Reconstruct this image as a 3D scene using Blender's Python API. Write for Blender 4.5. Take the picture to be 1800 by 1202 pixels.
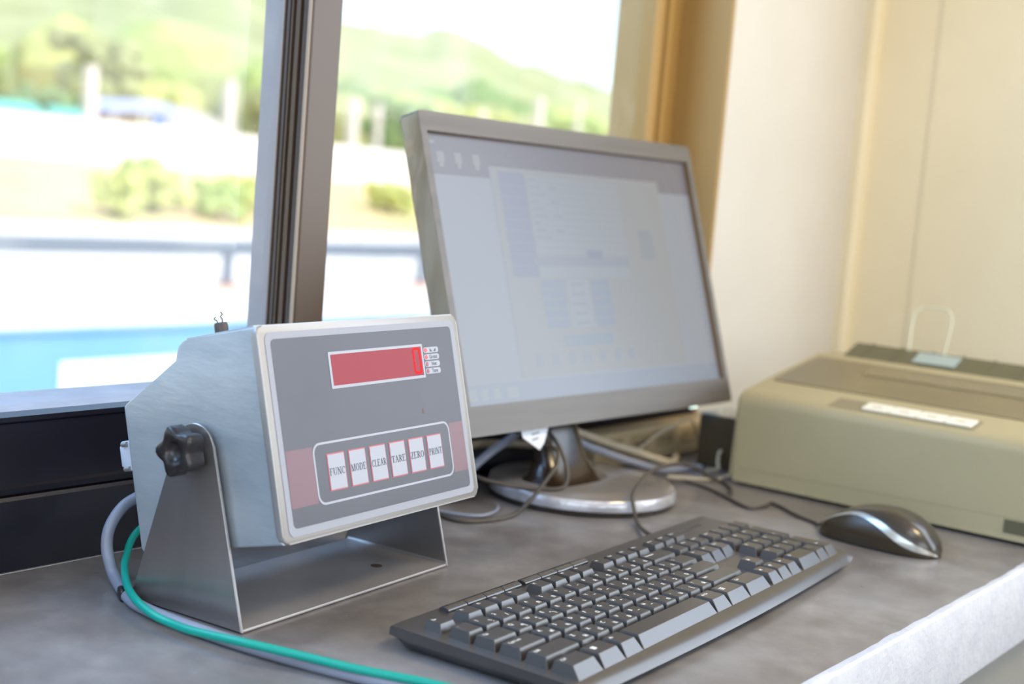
import bpy, bmesh, math, random
from mathutils import Vector, Matrix, noise
from math import sin, cos, pi, radians, hypot, atan2

random.seed(7)
S = bpy.context.scene
COL = S.collection
for o in list(bpy.data.objects):
    bpy.data.objects.remove(o, do_unlink=True)

# ------------------------------------------------------------------ camera
cam_d = bpy.data.cameras.new('camera')
cam = bpy.data.objects.new('camera', cam_d)
COL.objects.link(cam)
S.camera = cam
cr = Vector((0.60846270, -0.78951482, 0.08024651))
cu = Vector((0.04013902, 0.13160789, 0.99048888))
cf = Vector((0.79256672, 0.59945452, -0.11176884))
m = Matrix((cr, cu, -cf)).transposed().to_4x4()
m.translation = Vector((0, 0, 0.29856162))
cam.matrix_world = m
cam_d.sensor_width = 36.0
cam_d.lens = 2401.29 * 36 / 1800
cam_d.clip_start = 0.02
cam_d.clip_end = 5000
cam_d.dof.use_dof = True
cam_d.dof.focus_distance = 0.97
cam_d.dof.aperture_fstop = 4.5

# ------------------------------------------------------------------ world, sun, lamps, exposure
W = bpy.data.worlds.new('sky')
S.world = W
W.use_nodes = True
wn = W.node_tree.nodes
wl = W.node_tree.links
wn.clear()
sky = wn.new('ShaderNodeTexSky')
sky.sky_type = 'NISHITA'
sky.sun_disc = False
sky.sun_elevation = radians(50)
sky.sun_rotation = radians(200)
sky.air_density = 1.0
sky.dust_density = 2.0
bg = wn.new('ShaderNodeBackground')
bg.inputs['Strength'].default_value = 0.40
wo = wn.new('ShaderNodeOutputWorld')
wl.new(sky.outputs[0], bg.inputs[0])
wl.new(bg.outputs[0], wo.inputs[0])

def lamp(name, kind, loc, energy, color, aim=None, size=1.0, size_y=None):
    d = bpy.data.lights.new(name, kind)
    d.energy = energy
    d.color = color
    if kind == 'AREA':
        d.size = size
        if size_y:
            d.shape = 'RECTANGLE'
            d.size_y = size_y
    o = bpy.data.objects.new(name, d)
    COL.objects.link(o)
    o.location = loc
    if aim is not None:
        o.rotation_euler = (Vector(aim) - Vector(loc)).to_track_quat('-Z', 'Y').to_euler()
    return o

sun = lamp('sun', 'SUN', (0, -20, 30), 4.8, (1.0, 0.95, 0.86), (-6, -3, 0))
sun.data.angle = radians(0.6)
# area lamps added in place of daylight from unseen windows behind the camera, to its left and to its right
lamp('window_daylight_back', 'AREA', (0.2, -1.80, 0.8), 13.0, (0.86, 0.93, 1.0), (0.2, 0, 0.8), 1.8, 1.25)
lamp('window_daylight_right', 'AREA', (2.00, -0.45, 0.8), 27.0, (0.84, 0.92, 1.0), (0, -0.45, 0.8), 1.25, 1.55)
lamp('window_daylight_left', 'AREA', (-1.10, -0.3, 0.8), 15.0, (0.66, 0.83, 1.0), (0, -0.3, 0.8), 1.6, 1.25)
lamp('front_blue_fill', 'AREA', (-0.15, 1.50, 1.30), 34.0, (0.36, 0.62, 1.0), (0.4, 0.55, 0.0), 1.5, 0.6)  # blue area lamp added outside the front window, cooling the counter's left end
lamp('ceiling_fill', 'AREA', (0.2, -0.5, 1.68), 7.0, (0.98, 0.97, 1.0), (0.2, -0.5, 0), 1.2, 0.5)  # unseen area lamp added under the ceiling to lift the room
lamp('warm_glare_fill', 'AREA', (1.2, -0.6, 1.66), 19.0, (1.0, 0.78, 0.42), (1.45, 0.4, 0.0), 0.5, 0.3)  # unseen warm lamp added to imitate lens glare at upper right

S.view_settings.view_transform = 'Standard'
S.view_settings.look = 'None'
S.view_settings.gamma = 1.0
S.view_settings.use_curve_mapping = False
S.view_settings.exposure = -0.12

# ------------------------------------------------------------------ helpers
def lin(r, g, b):
    def f(c):
        c /= 255.0
        return c / 12.92 if c <= 0.04045 else ((c + 0.055) / 1.055) ** 2.4
    return (f(r), f(g), f(b), 1.0)

def mat(name, c1, rough=0.5, metal=0.0, c2=None, scale=20.0, bump=0.0, bscale=None, stretch=None,
        spec=0.5, coat=0.0, detail=4.0, lo=0.35, hi=0.65, emit=0.0, ecol=None, rvar=0.0):
    M = bpy.data.materials.new(name)
    M.use_nodes = True
    n = M.node_tree.nodes
    l = M.node_tree.links
    b = n['Principled BSDF']
    b.inputs['Base Color'].default_value = c1
    b.inputs['Roughness'].default_value = rough
    b.inputs['Metallic'].default_value = metal
    b.inputs['Specular IOR Level'].default_value = spec
    b.inputs['Coat Weight'].default_value = coat
    b.inputs['Coat Roughness'].default_value = 0.06
    if emit:
        b.inputs['Emission Color'].default_value = ecol or c1
        b.inputs['Emission Strength'].default_value = emit
    tc = n.new('ShaderNodeTexCoord')
    src = tc.outputs['Object']
    if stretch:
        mp = n.new('ShaderNodeMapping')
        mp.inputs['Scale'].default_value = stretch
        l.new(src, mp.inputs['Vector'])
        src = mp.outputs['Vector']
    if c2 is not None:
        t = n.new('ShaderNodeTexNoise')
        t.inputs['Scale'].default_value = scale
        t.inputs['Detail'].default_value = detail
        l.new(src, t.inputs['Vector'])
        r = n.new('ShaderNodeValToRGB')
        r.color_ramp.elements[0].position = lo
        r.color_ramp.elements[0].color = c1
        r.color_ramp.elements[1].position = hi
        r.color_ramp.elements[1].color = c2
        l.new(t.outputs['Fac'], r.inputs['Fac'])
        l.new(r.outputs['Color'], b.inputs['Base Color'])
        if rvar:
            mr = n.new('ShaderNodeMapRange')
            mr.inputs['To Min'].default_value = rough - rvar
            mr.inputs['To Max'].default_value = rough + rvar
            l.new(t.outputs['Fac'], mr.inputs['Value'])
            l.new(mr.outputs['Result'], b.inputs['Roughness'])
    if bump:
        t2 = n.new('ShaderNodeTexNoise')
        t2.inputs['Scale'].default_value = bscale or scale
        t2.inputs['Detail'].default_value = 5.0
        l.new(src, t2.inputs['Vector'])
        bp = n.new('ShaderNodeBump')
        bp.inputs['Strength'].default_value = bump
        bp.inputs['Distance'].default_value = 0.002
        l.new(t2.outputs['Fac'], bp.inputs['Height'])
        l.new(bp.outputs['Normal'], b.inputs['Normal'])
    return M

def link(name, bm, material, parent=None, smooth=None, loc=None):
    me = bpy.data.meshes.new(name)
    bm.normal_update()
    bm.to_mesh(me)
    bm.free()
    return link_me(name, me, material, parent, smooth, loc)

def link_me(name, me, material, parent=None, smooth=None, loc=None):
    o = bpy.data.objects.new(name, me)
    COL.objects.link(o)
    if material is not None and not me.materials:
        for mm in (material if isinstance(material, (list, tuple)) else [material]):
            me.materials.append(mm)
    if smooth is not None:
        for pl in me.polygons:
            pl.use_smooth = True
        me.set_sharp_from_angle(angle=radians(smooth))
    if parent is not None:
        o.parent = parent
    if loc is not None:
        o.location = loc
    return o

def empty(name, loc, rz=0.0):
    o = bpy.data.objects.new(name, None)
    o.empty_display_size = 0.05
    COL.objects.link(o)
    o.location = loc
    o.rotation_euler = (0, 0, rz)
    return o

def tag(o, label=None, cat=None, group=None, kind=None):
    if label: o['label'] = label
    if cat: o['category'] = cat
    if group: o['group'] = group
    if kind: o['kind'] = kind
    return o

def box(bm, x0, x1, y0, y1, z0, z1, bev=0.0, seg=2):
    vs = [bm.verts.new(p) for p in ((x0, y0, z0), (x1, y0, z0), (x1, y1, z0), (x0, y1, z0),
                                    (x0, y0, z1), (x1, y0, z1), (x1, y1, z1), (x0, y1, z1))]
    fs = [bm.faces.new([vs[i] for i in f]) for f in ((3, 2, 1, 0), (4, 5, 6, 7), (0, 1, 5, 4), (1, 2, 6, 5), (2, 3, 7, 6), (3, 0, 4, 7))]
    if bev > 0:
        es = list({e for f in fs for e in f.edges})
        bmesh.ops.bevel(bm, geom=es, offset=bev, segments=seg, affect='EDGES', profile=0.5, clamp_overlap=True)
    return vs

def prism(bm, pts, fn, d0, d1, bev=0.0, seg=2):
    """polygon pts (2d), fn(a, b, d) -> 3d point; extruded between depths d0 and d1"""
    n = len(pts)
    A = [bm.verts.new(fn(a, b, d0)) for a, b in pts]
    B = [bm.verts.new(fn(a, b, d1)) for a, b in pts]
    fs = [bm.faces.new(A[::-1]), bm.faces.new(B)]
    for i in range(n):
        fs.append(bm.faces.new((A[i], A[(i + 1) % n], B[(i + 1) % n], B[i])))
    if bev > 0:
        es = list({e for f in fs[:2] for e in f.edges})
        bmesh.ops.bevel(bm, geom=es, offset=bev, segments=seg, affect='EDGES', profile=0.5, clamp_overlap=True)
    bmesh.ops.recalc_face_normals(bm, faces=[f for f in bm.faces])

def rrect(x0, x1, y0, y1, r, n=6):
    pts = []
    for cx, cy, a0 in ((x1 - r, y1 - r, 0), (x0 + r, y1 - r, 90), (x0 + r, y0 + r, 180), (x1 - r, y0 + r, 270)):
        for i in range(n + 1):
            a = radians(a0 + 90 * i / n)
            pts.append((cx + r * cos(a), cy + r * sin(a)))
    return pts

def spline(P, per=8):
    P = [Vector(p) for p in P]
    out = []
    for i in range(len(P) - 1):
        p0 = P[max(i - 1, 0)]; p1 = P[i]; p2 = P[i + 1]; p3 = P[min(i + 2, len(P) - 1)]
        for k in range(per):
            t = k / per
            out.append(0.5 * ((2 * p1) + (-p0 + p2) * t + (2 * p0 - 5 * p1 + 4 * p2 - p3) * t * t + (-p0 + 3 * p1 - 3 * p2 + p3) * t ** 3))
    out.append(P[-1])
    return out

def tube(bm, P, r, per=8, seg=10, smooth=True):
    pts = spline(P, per) if smooth else [Vector(p) for p in P]
    rings = []
    up = Vector((0, 0, 1))
    prev = None
    for i, p in enumerate(pts):
        t = (pts[min(i + 1, len(pts) - 1)] - pts[max(i - 1, 0)]).normalized()
        if prev is None:
            a = up if abs(t.z) < 0.9 else Vector((1, 0, 0))
            nrm = t.cross(a).normalized()
        else:
            nrm = (prev - t * prev.dot(t)).normalized()
        prev = nrm
        bn = t.cross(nrm)
        rings.append([bm.verts.new(p + (nrm * cos(2 * pi * k / seg) + bn * sin(2 * pi * k / seg)) * r) for k in range(seg)])
    for a, b in zip(rings, rings[1:]):
        for k in range(seg):
            bm.faces.new((a[k], a[(k + 1) % seg], b[(k + 1) % seg], b[k]))
    bm.faces.new(rings[0][::-1])
    bm.faces.new(rings[-1])

def lathe(bm, prof, fn=None, seg=32):
    fn = fn or (lambda x, y, z: (x, y, z))
    rings = []
    for r, z in prof:
        if r < 1e-6:
            rings.append([bm.verts.new(fn(0, 0, z))])
        else:
            rings.append([bm.verts.new(fn(r * cos(2 * pi * k / seg), r * sin(2 * pi * k / seg), z)) for k in range(seg)])
    for a, b in zip(rings, rings[1:]):
        for k in range(seg):
            k2 = (k + 1) % seg
            if len(a) == 1 and len(b) == 1: continue
            if len(a) == 1: bm.faces.new((a[0], b[k], b[k2]))
            elif len(b) == 1: bm.faces.new((a[k], a[k2], b[0]))
            else: bm.faces.new((a[k], a[k2], b[k2], b[k]))
    bmesh.ops.recalc_face_normals(bm, faces=bm.faces[:])

def flat(bm, pts, fn, d):
    return bm.faces.new([bm.verts.new(fn(a, b, d)) for a, b in pts])

# text outlines, all converted in one go
TXT = {}
def bake_text(strings):
    obs = []
    for s in strings:
        c = bpy.data.curves.new('glyph', 'FONT')
        c.body = s
        c.size = 1.0
        c.resolution_u = 2
        c.offset = 0.022
        c.align_x = 'CENTER'
        c.align_y = 'CENTER'
        o = bpy.data.objects.new('glyph', c)
        COL.objects.link(o)
        obs.append((s, o, c))
    bpy.context.view_layer.update()
    dg = bpy.context.evaluated_depsgraph_get()
    for s, o, c in obs:
        me = o.evaluated_get(dg).to_mesh()
        TXT[s] = ([(v.co.x, v.co.y) for v in me.vertices], [tuple(p.vertices) for p in me.polygons])
        o.evaluated_get(dg).to_mesh_clear()
    for s, o, c in obs:
        bpy.data.objects.remove(o, do_unlink=True)
        bpy.data.curves.remove(c)

def put_text(bm, s, cx, cy, size, fn, d, sx=1.0):
    V, F = TXT[s]
    if not V: return
    vs = [bm.verts.new(fn(cx + x * size * sx, cy + y * size, d)) for x, y in V]
    for f in F:
        try: bm.faces.new([vs[i] for i in f])
        except ValueError: pass

# serif capitals from stems, hairlines and bowls (unit cap height 1)
def serif_glyph(ch):
    T, H = 0.17, 0.07
    q = []
    def bar(x0, y0, x1, y1, w):
        dx, dy = x1 - x0, y1 - y0
        L = hypot(dx, dy)
        px, py = -dy / L * w / 2, dx / L * w / 2
        q.append([(x0 + px, y0 + py), (x0 - px, y0 - py), (x1 - px, y1 - py), (x1 + px, y1 + py)])
    def stem(x, a=0, b=1, w=T):
        bar(x, a, x, b, w)
        for y in (a + H / 2, b - H / 2):
            bar(x - 0.17, y, x + 0.17, y, H)
    def bowl(cx, cy, rx, ry, a0, a1, n=12, thick=T):
        for i in range(n):
            A, B = radians(a0 + (a1 - a0) * i / n), radians(a0 + (a1 - a0) * (i + 1) / n)
            pts = []
            for t in (A, B):
                pts.append((cx + rx * cos(t), cy + ry * sin(t)))
            for t in (B, A):
                pts.append((cx + (rx - thick) * cos(t), cy + (ry - H) * sin(t)))
            q.append(pts)
    w = 0.8
    if ch == 'F': stem(.17); bar(.17, .965, .66, .965, H); bar(.66, 1, .66, .76, H); bar(.17, .52, .5, .52, H); w = .74
    elif ch == 'E': stem(.17); bar(.17, .965, .68, .965, H); bar(.68, 1, .68, .78, H); bar(.17, .52, .5, .52, H); bar(.17, .035, .72, .035, H); bar(.72, 0, .72, .24, H); w = .8
    elif ch == 'U': stem(.17, .3, 1); bar(.72, .3, .72, 1, H); bar(.58, .965, .86, .965, H); bowl(.42, .34, .335, .34, 180, 360, thick=.12); w = .9
    elif ch == 'N': bar(.15, 0, .15, 1, H); bar(.12, 1, .75, 0, T); bar(.76, 0, .76, 1, H); bar(.0, .035, .3, .035, H); bar(.6, .965, .92, .965, H); w = .95
    elif ch == 'M': bar(.13, 0, .13, 1, H); bar(.15, 1, .5, 0, T); bar(.5, 0, .84, 1, H); stem(.88); bar(0, .035, .27, .035, H); w = 1.08
    elif ch == 'C': bowl(.42, .5, .42, .5, 45, 315); bar(.72, .97, .72, .66, H); w = .82
    elif ch == 'O': bowl(.44, .5, .44, .5, 0, 360, 20); w = .92
    elif ch == 'D': stem(.17); bowl(.3, .5, .52, .5, -90, 90); bar(.1, .965, .32, .965, H); bar(.1, .035, .32, .035, H); w = .88
    elif ch == 'L': stem(.17); bar(.17, .035, .7, .035, H); bar(.7, 0, .7, .28, H); w = .76
    elif ch == 'A': bar(.13, 0, .45, 1, H); bar(.42, 1, .76, 0, T); bar(.24, .36, .62, .36, H); bar(0, .035, .28, .035, H); bar(.6, .035, .92, .035, H); w = .92
    elif ch == 'R': stem(.17); bowl(.32, .74, .36, .26, -90, 90); bar(.17, .965, .34, .965, H); bar(.17, .5, .34, .5, H); bar(.38, .5, .74, 0, T); w = .84
    elif ch == 'P': stem(.17); bowl(.32, .73, .36, .27, -90, 90); bar(.17, .965, .34, .965, H); bar(.17, .49, .34, .49, H); w = .74
    elif ch == 'T': stem(.4); bar(.03, .965, .77, .965, H); bar(.03, 1, .03, .75, H); bar(.77, 1, .77, .75, H); w = .8
    elif ch == 'Z': bar(.06, .965, .68, .965, H); bar(.06, .035, .7, .035, H); bar(.1, .04, .62, .96, T); bar(.06, 1, .06, .78, H); bar(.7, 0, .7, .24, H); w = .76
    elif ch == 'I': stem(.2); w = .42
    return q, w

def put_serif(bm, s, cx, cy, h, fn, d, maxw=None):
    G = [serif_glyph(c) for c in s]
    tot = sum(w for _, w in G) + 0.06 * (len(s) - 1)
    k = h if maxw is None else min(h, maxw / tot)
    x = cx - tot * k / 2
    for q, w in G:
        for poly in q:
            bm.faces.new([bm.verts.new(fn(x + a * k, cy - h / 2 + b * h, d)) for a, b in poly])
        x += (w + 0.06) * k

# ------------------------------------------------------------------ materials
PAINT = mat('cream_paint_glare_tint', lin(222, 209, 180), 0.75, c2=lin(214, 201, 171), scale=3, bump=0.08, bscale=90)  # cream paint, yellowed further to carry the warm lens glare
PAINT2 = mat('white_wall_paint', lin(204, 199, 192), 0.7, c2=lin(197, 192, 184), scale=3, bump=0.08, bscale=90)
EDGE = mat('rough_white_paint', lin(198, 200, 208), 0.55, c2=lin(190, 192, 202), scale=45, bump=0.6, bscale=160)
FLOOR = mat('grey_floor', lin(150, 148, 146), 0.5, c2=lin(128, 126, 124), scale=6)
BRONZE = mat('bronze_anodised_aluminium', lin(80, 63, 50), 0.28, 0.15, c2=lin(72, 56, 45), scale=4, stretch=(1, 1, 0.1), spec=0.5)
SILL = mat('lit_track_sill', lin(170, 168, 178), 0.4, 0.2, c2=lin(150, 148, 158), scale=30)  # rail's top face made pale, the lit look put in its colour
TAN = mat('bronze_with_glare_tint', lin(168, 134, 78), 0.35, 0.15, c2=lin(156, 122, 70), scale=4, stretch=(1, 1, 0.1))  # brown frame coloured tan, with warm lens glare put into the colour
RAIL = mat('dark_window_rail', lin(30, 28, 38), 0.3, 0.25, c2=lin(24, 22, 30), scale=5)
RUBBER = mat('gasket_rubber', lin(72, 60, 52), 0.5)
ALU = mat('dull_aluminium_strip', lin(158, 140, 122), 0.45, 0.2)
STEEL = mat('brushed_stainless_steel', lin(206, 211, 214), 0.42, 0.6, c2=lin(150, 160, 168), scale=20, lo=0.28, hi=0.72, detail=8.0, bump=0.10, bscale=220, stretch=(1, 0.3, 1), rvar=0.08)
STEELD = mat('bracket_stainless_steel', lin(186, 182, 182), 0.36, 0.5, c2=lin(160, 155, 155), scale=10, bump=0.04, bscale=150, stretch=(1, 1, 0.3), rvar=0.06)  # bracket base made paler to carry the sky reflected in it
STEELP = mat('polished_side_plate', lin(168, 161, 158), 0.3, 0.8, c2=lin(142, 136, 134), scale=12, bump=0.04, bscale=180, stretch=(1, 1, 0.3), rvar=0.05)  # same bracket steel, set darker for the rail mirrored in it
STEELB = mat('bright_cut_steel', lin(160, 156, 154), 0.42, 0.6)
KNOB = mat('black_knob_plastic', lin(40, 35, 36), 0.32)
OVER_LIGHT = mat('pale_overlay_border', lin(148, 150, 162), 0.4, spec=0.4)
OVER_GREY = mat('grey_overlay', lin(74, 73, 83), 0.38, c2=lin(68, 67, 77), scale=12, spec=0.5)
OVER_RED = mat('dusky_red_overlay', lin(112, 78, 88), 0.35, spec=0.5)
OVER_LINE = mat('white_overlay_print', lin(164, 167, 180), 0.45)
KEYRED = mat('red_key_outline', lin(178, 82, 92), 0.4)
KEYTXT = mat('dark_key_print', lin(66, 70, 82), 0.5)
KEYRING = mat('faint_ring_print', lin(168, 170, 182), 0.45)
DISPRED = mat('red_display_window', lin(140, 44, 56), 0.4, spec=0.25, emit=0.04, ecol=lin(230, 40, 60))
DIGIT = mat('lit_red_segment', lin(60, 4, 4), 0.5, spec=0.1, emit=1.25, ecol=lin(255, 28, 32))
LED = mat('lit_red_led', lin(240, 70, 75), 0.4, emit=0.6, ecol=lin(255, 40, 45))
LEDOFF = mat('unlit_red_led', lin(165, 75, 82), 0.4)
CONN = mat('pale_grey_connector', lin(190, 194, 206), 0.45)
SEAL = mat('lead_seal_metal', lin(82, 74, 72), 0.5, 0.5)
TEAL = mat('teal_cable_jacket', lin(0, 150, 132), 0.4)
GREYC = mat('grey_cable_jacket', lin(132, 136, 150), 0.42)
BEIGEC = mat('beige_cable_jacket', lin(186, 172, 148), 0.45)
BLACKC = mat('black_cable_jacket', lin(70, 62, 54), 0.4)
BEZEL = mat('brushed_taupe_bezel', lin(104, 98, 93), 0.38, 0.15, c2=lin(92, 86, 81), scale=60, stretch=(0.05, 1, 1), bump=0.05)
HOUSING = mat('glossy_monitor_housing', lin(44, 31, 20), 0.2, coat=0.1)
FILM = mat('clear_film_over_bezel_edge', lin(168, 158, 140), 0.14, 0.1, c2=lin(138, 126, 106), scale=30, bump=0.35, bscale=60, coat=0.5, stretch=(1, 1, 0.25))
BASE = mat('taupe_glossy_base', lin(140, 134, 130), 0.22, c2=lin(128, 122, 118), scale=6, coat=0.3)
BASERIM = mat('wrinkled_film_on_base_rim', lin(196, 196, 204), 0.12, 0.15, c2=lin(160, 158, 164), scale=40, bump=1.0, bscale=75, coat=0.8)
BASEDK = mat('dark_base_plinth', lin(52, 44, 38), 0.2)
LABELW = mat('white_label', lin(215, 218, 226), 0.5)
LABELG = mat('label_print', lin(140, 142, 150), 0.5)
KBBODY = mat('black_keyboard_case', lin(58, 53, 51), 0.32, spec=0.9, c2=lin(63, 59, 58), scale=30, bump=0.04, bscale=1200)
KEYCAP = mat('black_keycap', lin(52, 47, 45), 0.28, spec=0.95, bump=0.03, bscale=1500)
MEDIA = mat('gloss_media_key', lin(60, 57, 58), 0.14, coat=0.4)
LEGEND = mat('white_key_legend', lin(244, 242, 240), 0.5)
MOUSEB = mat('black_mouse_plastic', lin(58, 47, 31), 0.3)  # black plastic, browned in its base colour to carry warm haze
MOUSET = mat('satin_black_mouse_shell', lin(54, 48, 42), 0.24, coat=0.2)
MOUSES = mat('silver_mouse_trim', lin(190, 188, 180), 0.22, 0.6)
PRINTER = mat('printer_plastic_glare_tint', lin(164, 152, 118), 0.5, c2=lin(160, 148, 114), scale=8, bump=0.05, bscale=700)  # grey plastic with the warm glare tint mixed into its colour
PRCOVER = mat('smoked_printer_cover', lin(112, 100, 70), 0.28, c2=lin(100, 89, 62), scale=9, coat=0.15)
PRDARK = mat('dark_olive_plastic', lin(88, 84, 60), 0.45)
PRLABEL = mat('printer_panel_label', lin(128, 118, 92), 0.45)
PRBTN = mat('white_printer_button', lin(226, 221, 206), 0.4)
CLEAR = mat('clear_acrylic_edge', lin(204, 198, 168), 0.15, coat=0.5)
ADAPT = mat('black_adapter_plastic', lin(66, 53, 33), 0.42)  # adapter black shifted brown by the same painted haze tint
STRIP = mat('beige_power_strip', lin(168, 150, 118), 0.45)

def glass_mat(name, tint=(1, 1, 1, 1), dust_veil=0.02):
    M = bpy.data.materials.new(name)
    M.use_nodes = True
    n = M.node_tree.nodes; l = M.node_tree.links
    n.clear()
    out = n.new('ShaderNodeOutputMaterial')
    tr = n.new('ShaderNodeBsdfTransparent'); tr.inputs[0].default_value = tint
    gl = n.new('ShaderNodeBsdfGlossy'); gl.inputs['Roughness'].default_value = 0.02
    fr = n.new('ShaderNodeFresnel'); fr.inputs['IOR'].default_value = 1.35
    m1 = n.new('ShaderNodeMixShader')
    ge = n.new('ShaderNodeNewGeometry')
    inv = n.new('ShaderNodeMath'); inv.operation = 'SUBTRACT'; inv.inputs[0].default_value = 1.0
    l.new(ge.outputs['Backfacing'], inv.inputs[1])
    mu = n.new('ShaderNodeMath'); mu.operation = 'MULTIPLY'
    l.new(fr.outputs[0], mu.inputs[0]); l.new(inv.outputs[0], mu.inputs[1])
    l.new(mu.outputs[0], m1.inputs[0]); l.new(tr.outputs[0], m1.inputs[1]); l.new(gl.outputs[0], m1.inputs[2])
    df = n.new('ShaderNodeBsdfDiffuse'); df.inputs[0].default_value = (0.85, 0.87, 0.9, 1)
    tc = n.new('ShaderNodeTexCoord')
    ns = n.new('ShaderNodeTexNoise'); ns.inputs['Scale'].default_value = 14; ns.inputs['Detail'].default_value = 8
    l.new(tc.outputs['Object'], ns.inputs['Vector'])
    mr = n.new('ShaderNodeMapRange')
    mr.inputs['From Min'].default_value = 0.45; mr.inputs['From Max'].default_value = 0.8
    mr.inputs['To Min'].default_value = dust_veil * 0.5; mr.inputs['To Max'].default_value = dust_veil * 3
    l.new(ns.outputs['Fac'], mr.inputs['Value'])
    m2 = n.new('ShaderNodeMixShader')
    l.new(mr.outputs['Result'], m2.inputs[0]); l.new(m1.outputs[0], m2.inputs[1]); l.new(df.outputs[0], m2.inputs[2])
    l.new(m2.outputs[0], out.inputs[0])
    return M
GLASS = glass_mat('dusty_glass_glare_veil', (0.97, 0.985, 0.99, 1), 0.05)  # real dust specks, thickened into a pale veil for glare in the panes

def desk_mat():
    M = bpy.data.materials.new('smooth_cement_counter')
    M.use_nodes = True
    n = M.node_tree.nodes; l = M.node_tree.links
    b = n['Principled BSDF']
    tc = n.new('ShaderNodeTexCoord')
    def nz(scale, detail, rough=0.55):
        t = n.new('ShaderNodeTexNoise')
        t.inputs['Scale'].default_value = scale; t.inputs['Detail'].default_value = detail; t.inputs['Roughness'].default_value = rough
        l.new(tc.outputs['Object'], t.inputs['Vector'])
        return t
    a = nz(7, 6); c = nz(38, 5); d = nz(3.0, 3)
    r1 = n.new('ShaderNodeValToRGB')
    r1.color_ramp.elements[0].position = 0.36; r1.color_ramp.elements[0].color = lin(108, 101, 98)
    r1.color_ramp.elements[1].position = 0.66; r1.color_ramp.elements[1].color = lin(140, 136, 136)
    l.new(a.outputs['Fac'], r1.inputs['Fac'])
    r2 = n.new('ShaderNodeValToRGB')
    r2.color_ramp.elements[0].position = 0.4; r2.color_ramp.elements[0].color = (0.86, 0.86, 0.86, 1)
    r2.color_ramp.elements[1].position = 0.68; r2.color_ramp.elements[1].color = (1.1, 1.1, 1.1, 1)
    l.new(c.outputs['Fac'], r2.inputs['Fac'])
    mx = n.new('ShaderNodeMixRGB'); mx.blend_type = 'MULTIPLY'; mx.inputs[0].default_value = 1
    l.new(r1.outputs[0], mx.inputs[1]); l.new(r2.outputs[0], mx.inputs[2])
    r3 = n.new('ShaderNodeValToRGB')
    r3.color_ramp.elements[0].position = 0.56; r3.color_ramp.elements[0].color = (0, 0, 0, 1)
    r3.color_ramp.elements[1].position = 0.72; r3.color_ramp.elements[1].color = (0.45, 0.45, 0.45, 1)
    l.new(d.outputs['Fac'], r3.inputs['Fac'])
    mx2 = n.new('ShaderNodeMixRGB'); mx2.inputs[2].default_value = lin(150, 151, 158)
    l.new(r3.outputs[0], mx2.inputs[0]); l.new(mx.outputs[0], mx2.inputs[1])
    # small white scuffs
    sp = nz(260, 2)
    r4 = n.new('ShaderNodeValToRGB')
    r4.color_ramp.elements[0].position = 0.74; r4.color_ramp.elements[0].color = (0, 0, 0, 1)
    r4.color_ramp.elements[1].position = 0.79; r4.color_ramp.elements[1].color = (0.6, 0.6, 0.6, 1)
    l.new(sp.outputs['Fac'], r4.inputs['Fac'])
    mx3 = n.new('ShaderNodeMixRGB'); mx3.inputs[2].default_value = lin(225, 225, 230)
    l.new(r4.outputs[0], mx3.inputs[0]); l.new(mx2.outputs[0], mx3.inputs[1])
    l.new(mx3.outputs[0], b.inputs['Base Color'])
    mr = n.new('ShaderNodeMapRange')
    mr.inputs['To Min'].default_value = 0.20; mr.inputs['To Max'].default_value = 0.42
    l.new(a.outputs['Fac'], mr.inputs['Value']); l.new(mr.outputs[0], b.inputs['Roughness'])
    bp = n.new('ShaderNodeBump'); bp.inputs['Strength'].default_value = 0.12; bp.inputs['Distance'].default_value = 0.002
    l.new(c.outputs['Fac'], bp.inputs['Height']); l.new(bp.outputs[0], b.inputs['Normal'])
    return M
DESK = desk_mat()

# ------------------------------------------------------------------ room shell (desk top is z = 0)
FZ, CZ = -0.75, 1.75
XL, XR, YB, YF = -1.0, 1.91, -1.7, 0.839
def struct(name, boxes, material, bev=0.0):
    bm = bmesh.new()
    for bx in boxes: box(bm, *bx, bev=bev)
    o = link(name, bm, material)
    return tag(o, kind='structure')

struct('floor', [(XL - .15, XR + .15, YB - .15, YF + .14, FZ - .12, FZ)], FLOOR)
struct('ceiling', [(XL - 1.2, XR + 1.2, YB - 1.3, YF + 0.5, CZ, CZ + .14)], PAINT2)  # unseen; eaves run out past the walls to keep sun off the windows
struct('wall_front', [(XL - .15, XR + .15, YF, YF + .14, FZ, 0.0), (1.506, XR + .15, YF, YF + .14, 0.0, CZ),
                      (XL - .15, -0.62, YF, YF + .14, 0.0, CZ), (-0.62, 1.506, YF, YF + .14, 1.42, CZ)], PAINT2)
struct('wall_right', [(XR, XR + .15, YB - .15, YF, FZ, 0.12), (XR, XR + .15, YB - .15, YF, 1.42, CZ),
                      (XR, XR + .15, 0.36, YF, 0.12, 1.42), (XR, XR + .15, YB - .15, -1.35, 0.12, 1.42)], PAINT)
struct('wall_left', [(XL - .15, XL, YB - .15, YF, FZ, 0.12), (XL - .15, XL, YB - .15, YF, 1.42, CZ),
                     (XL - .15, XL, 0.62, YF, 0.12, 1.42), (XL - .15, XL, YB - .15, -1.3, 0.12, 1.42)], PAINT2)
struct('wall_back', [(XL, XR, YB - .15, YB, FZ, 0.12), (XL, XR, YB - .15, YB, 1.42, CZ),
                     (XL, -0.75, YB - .15, YB, 0.12, 1.42), (1.1, XR, YB - .15, YB, 0.12, 1.42)], PAINT2)
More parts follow.
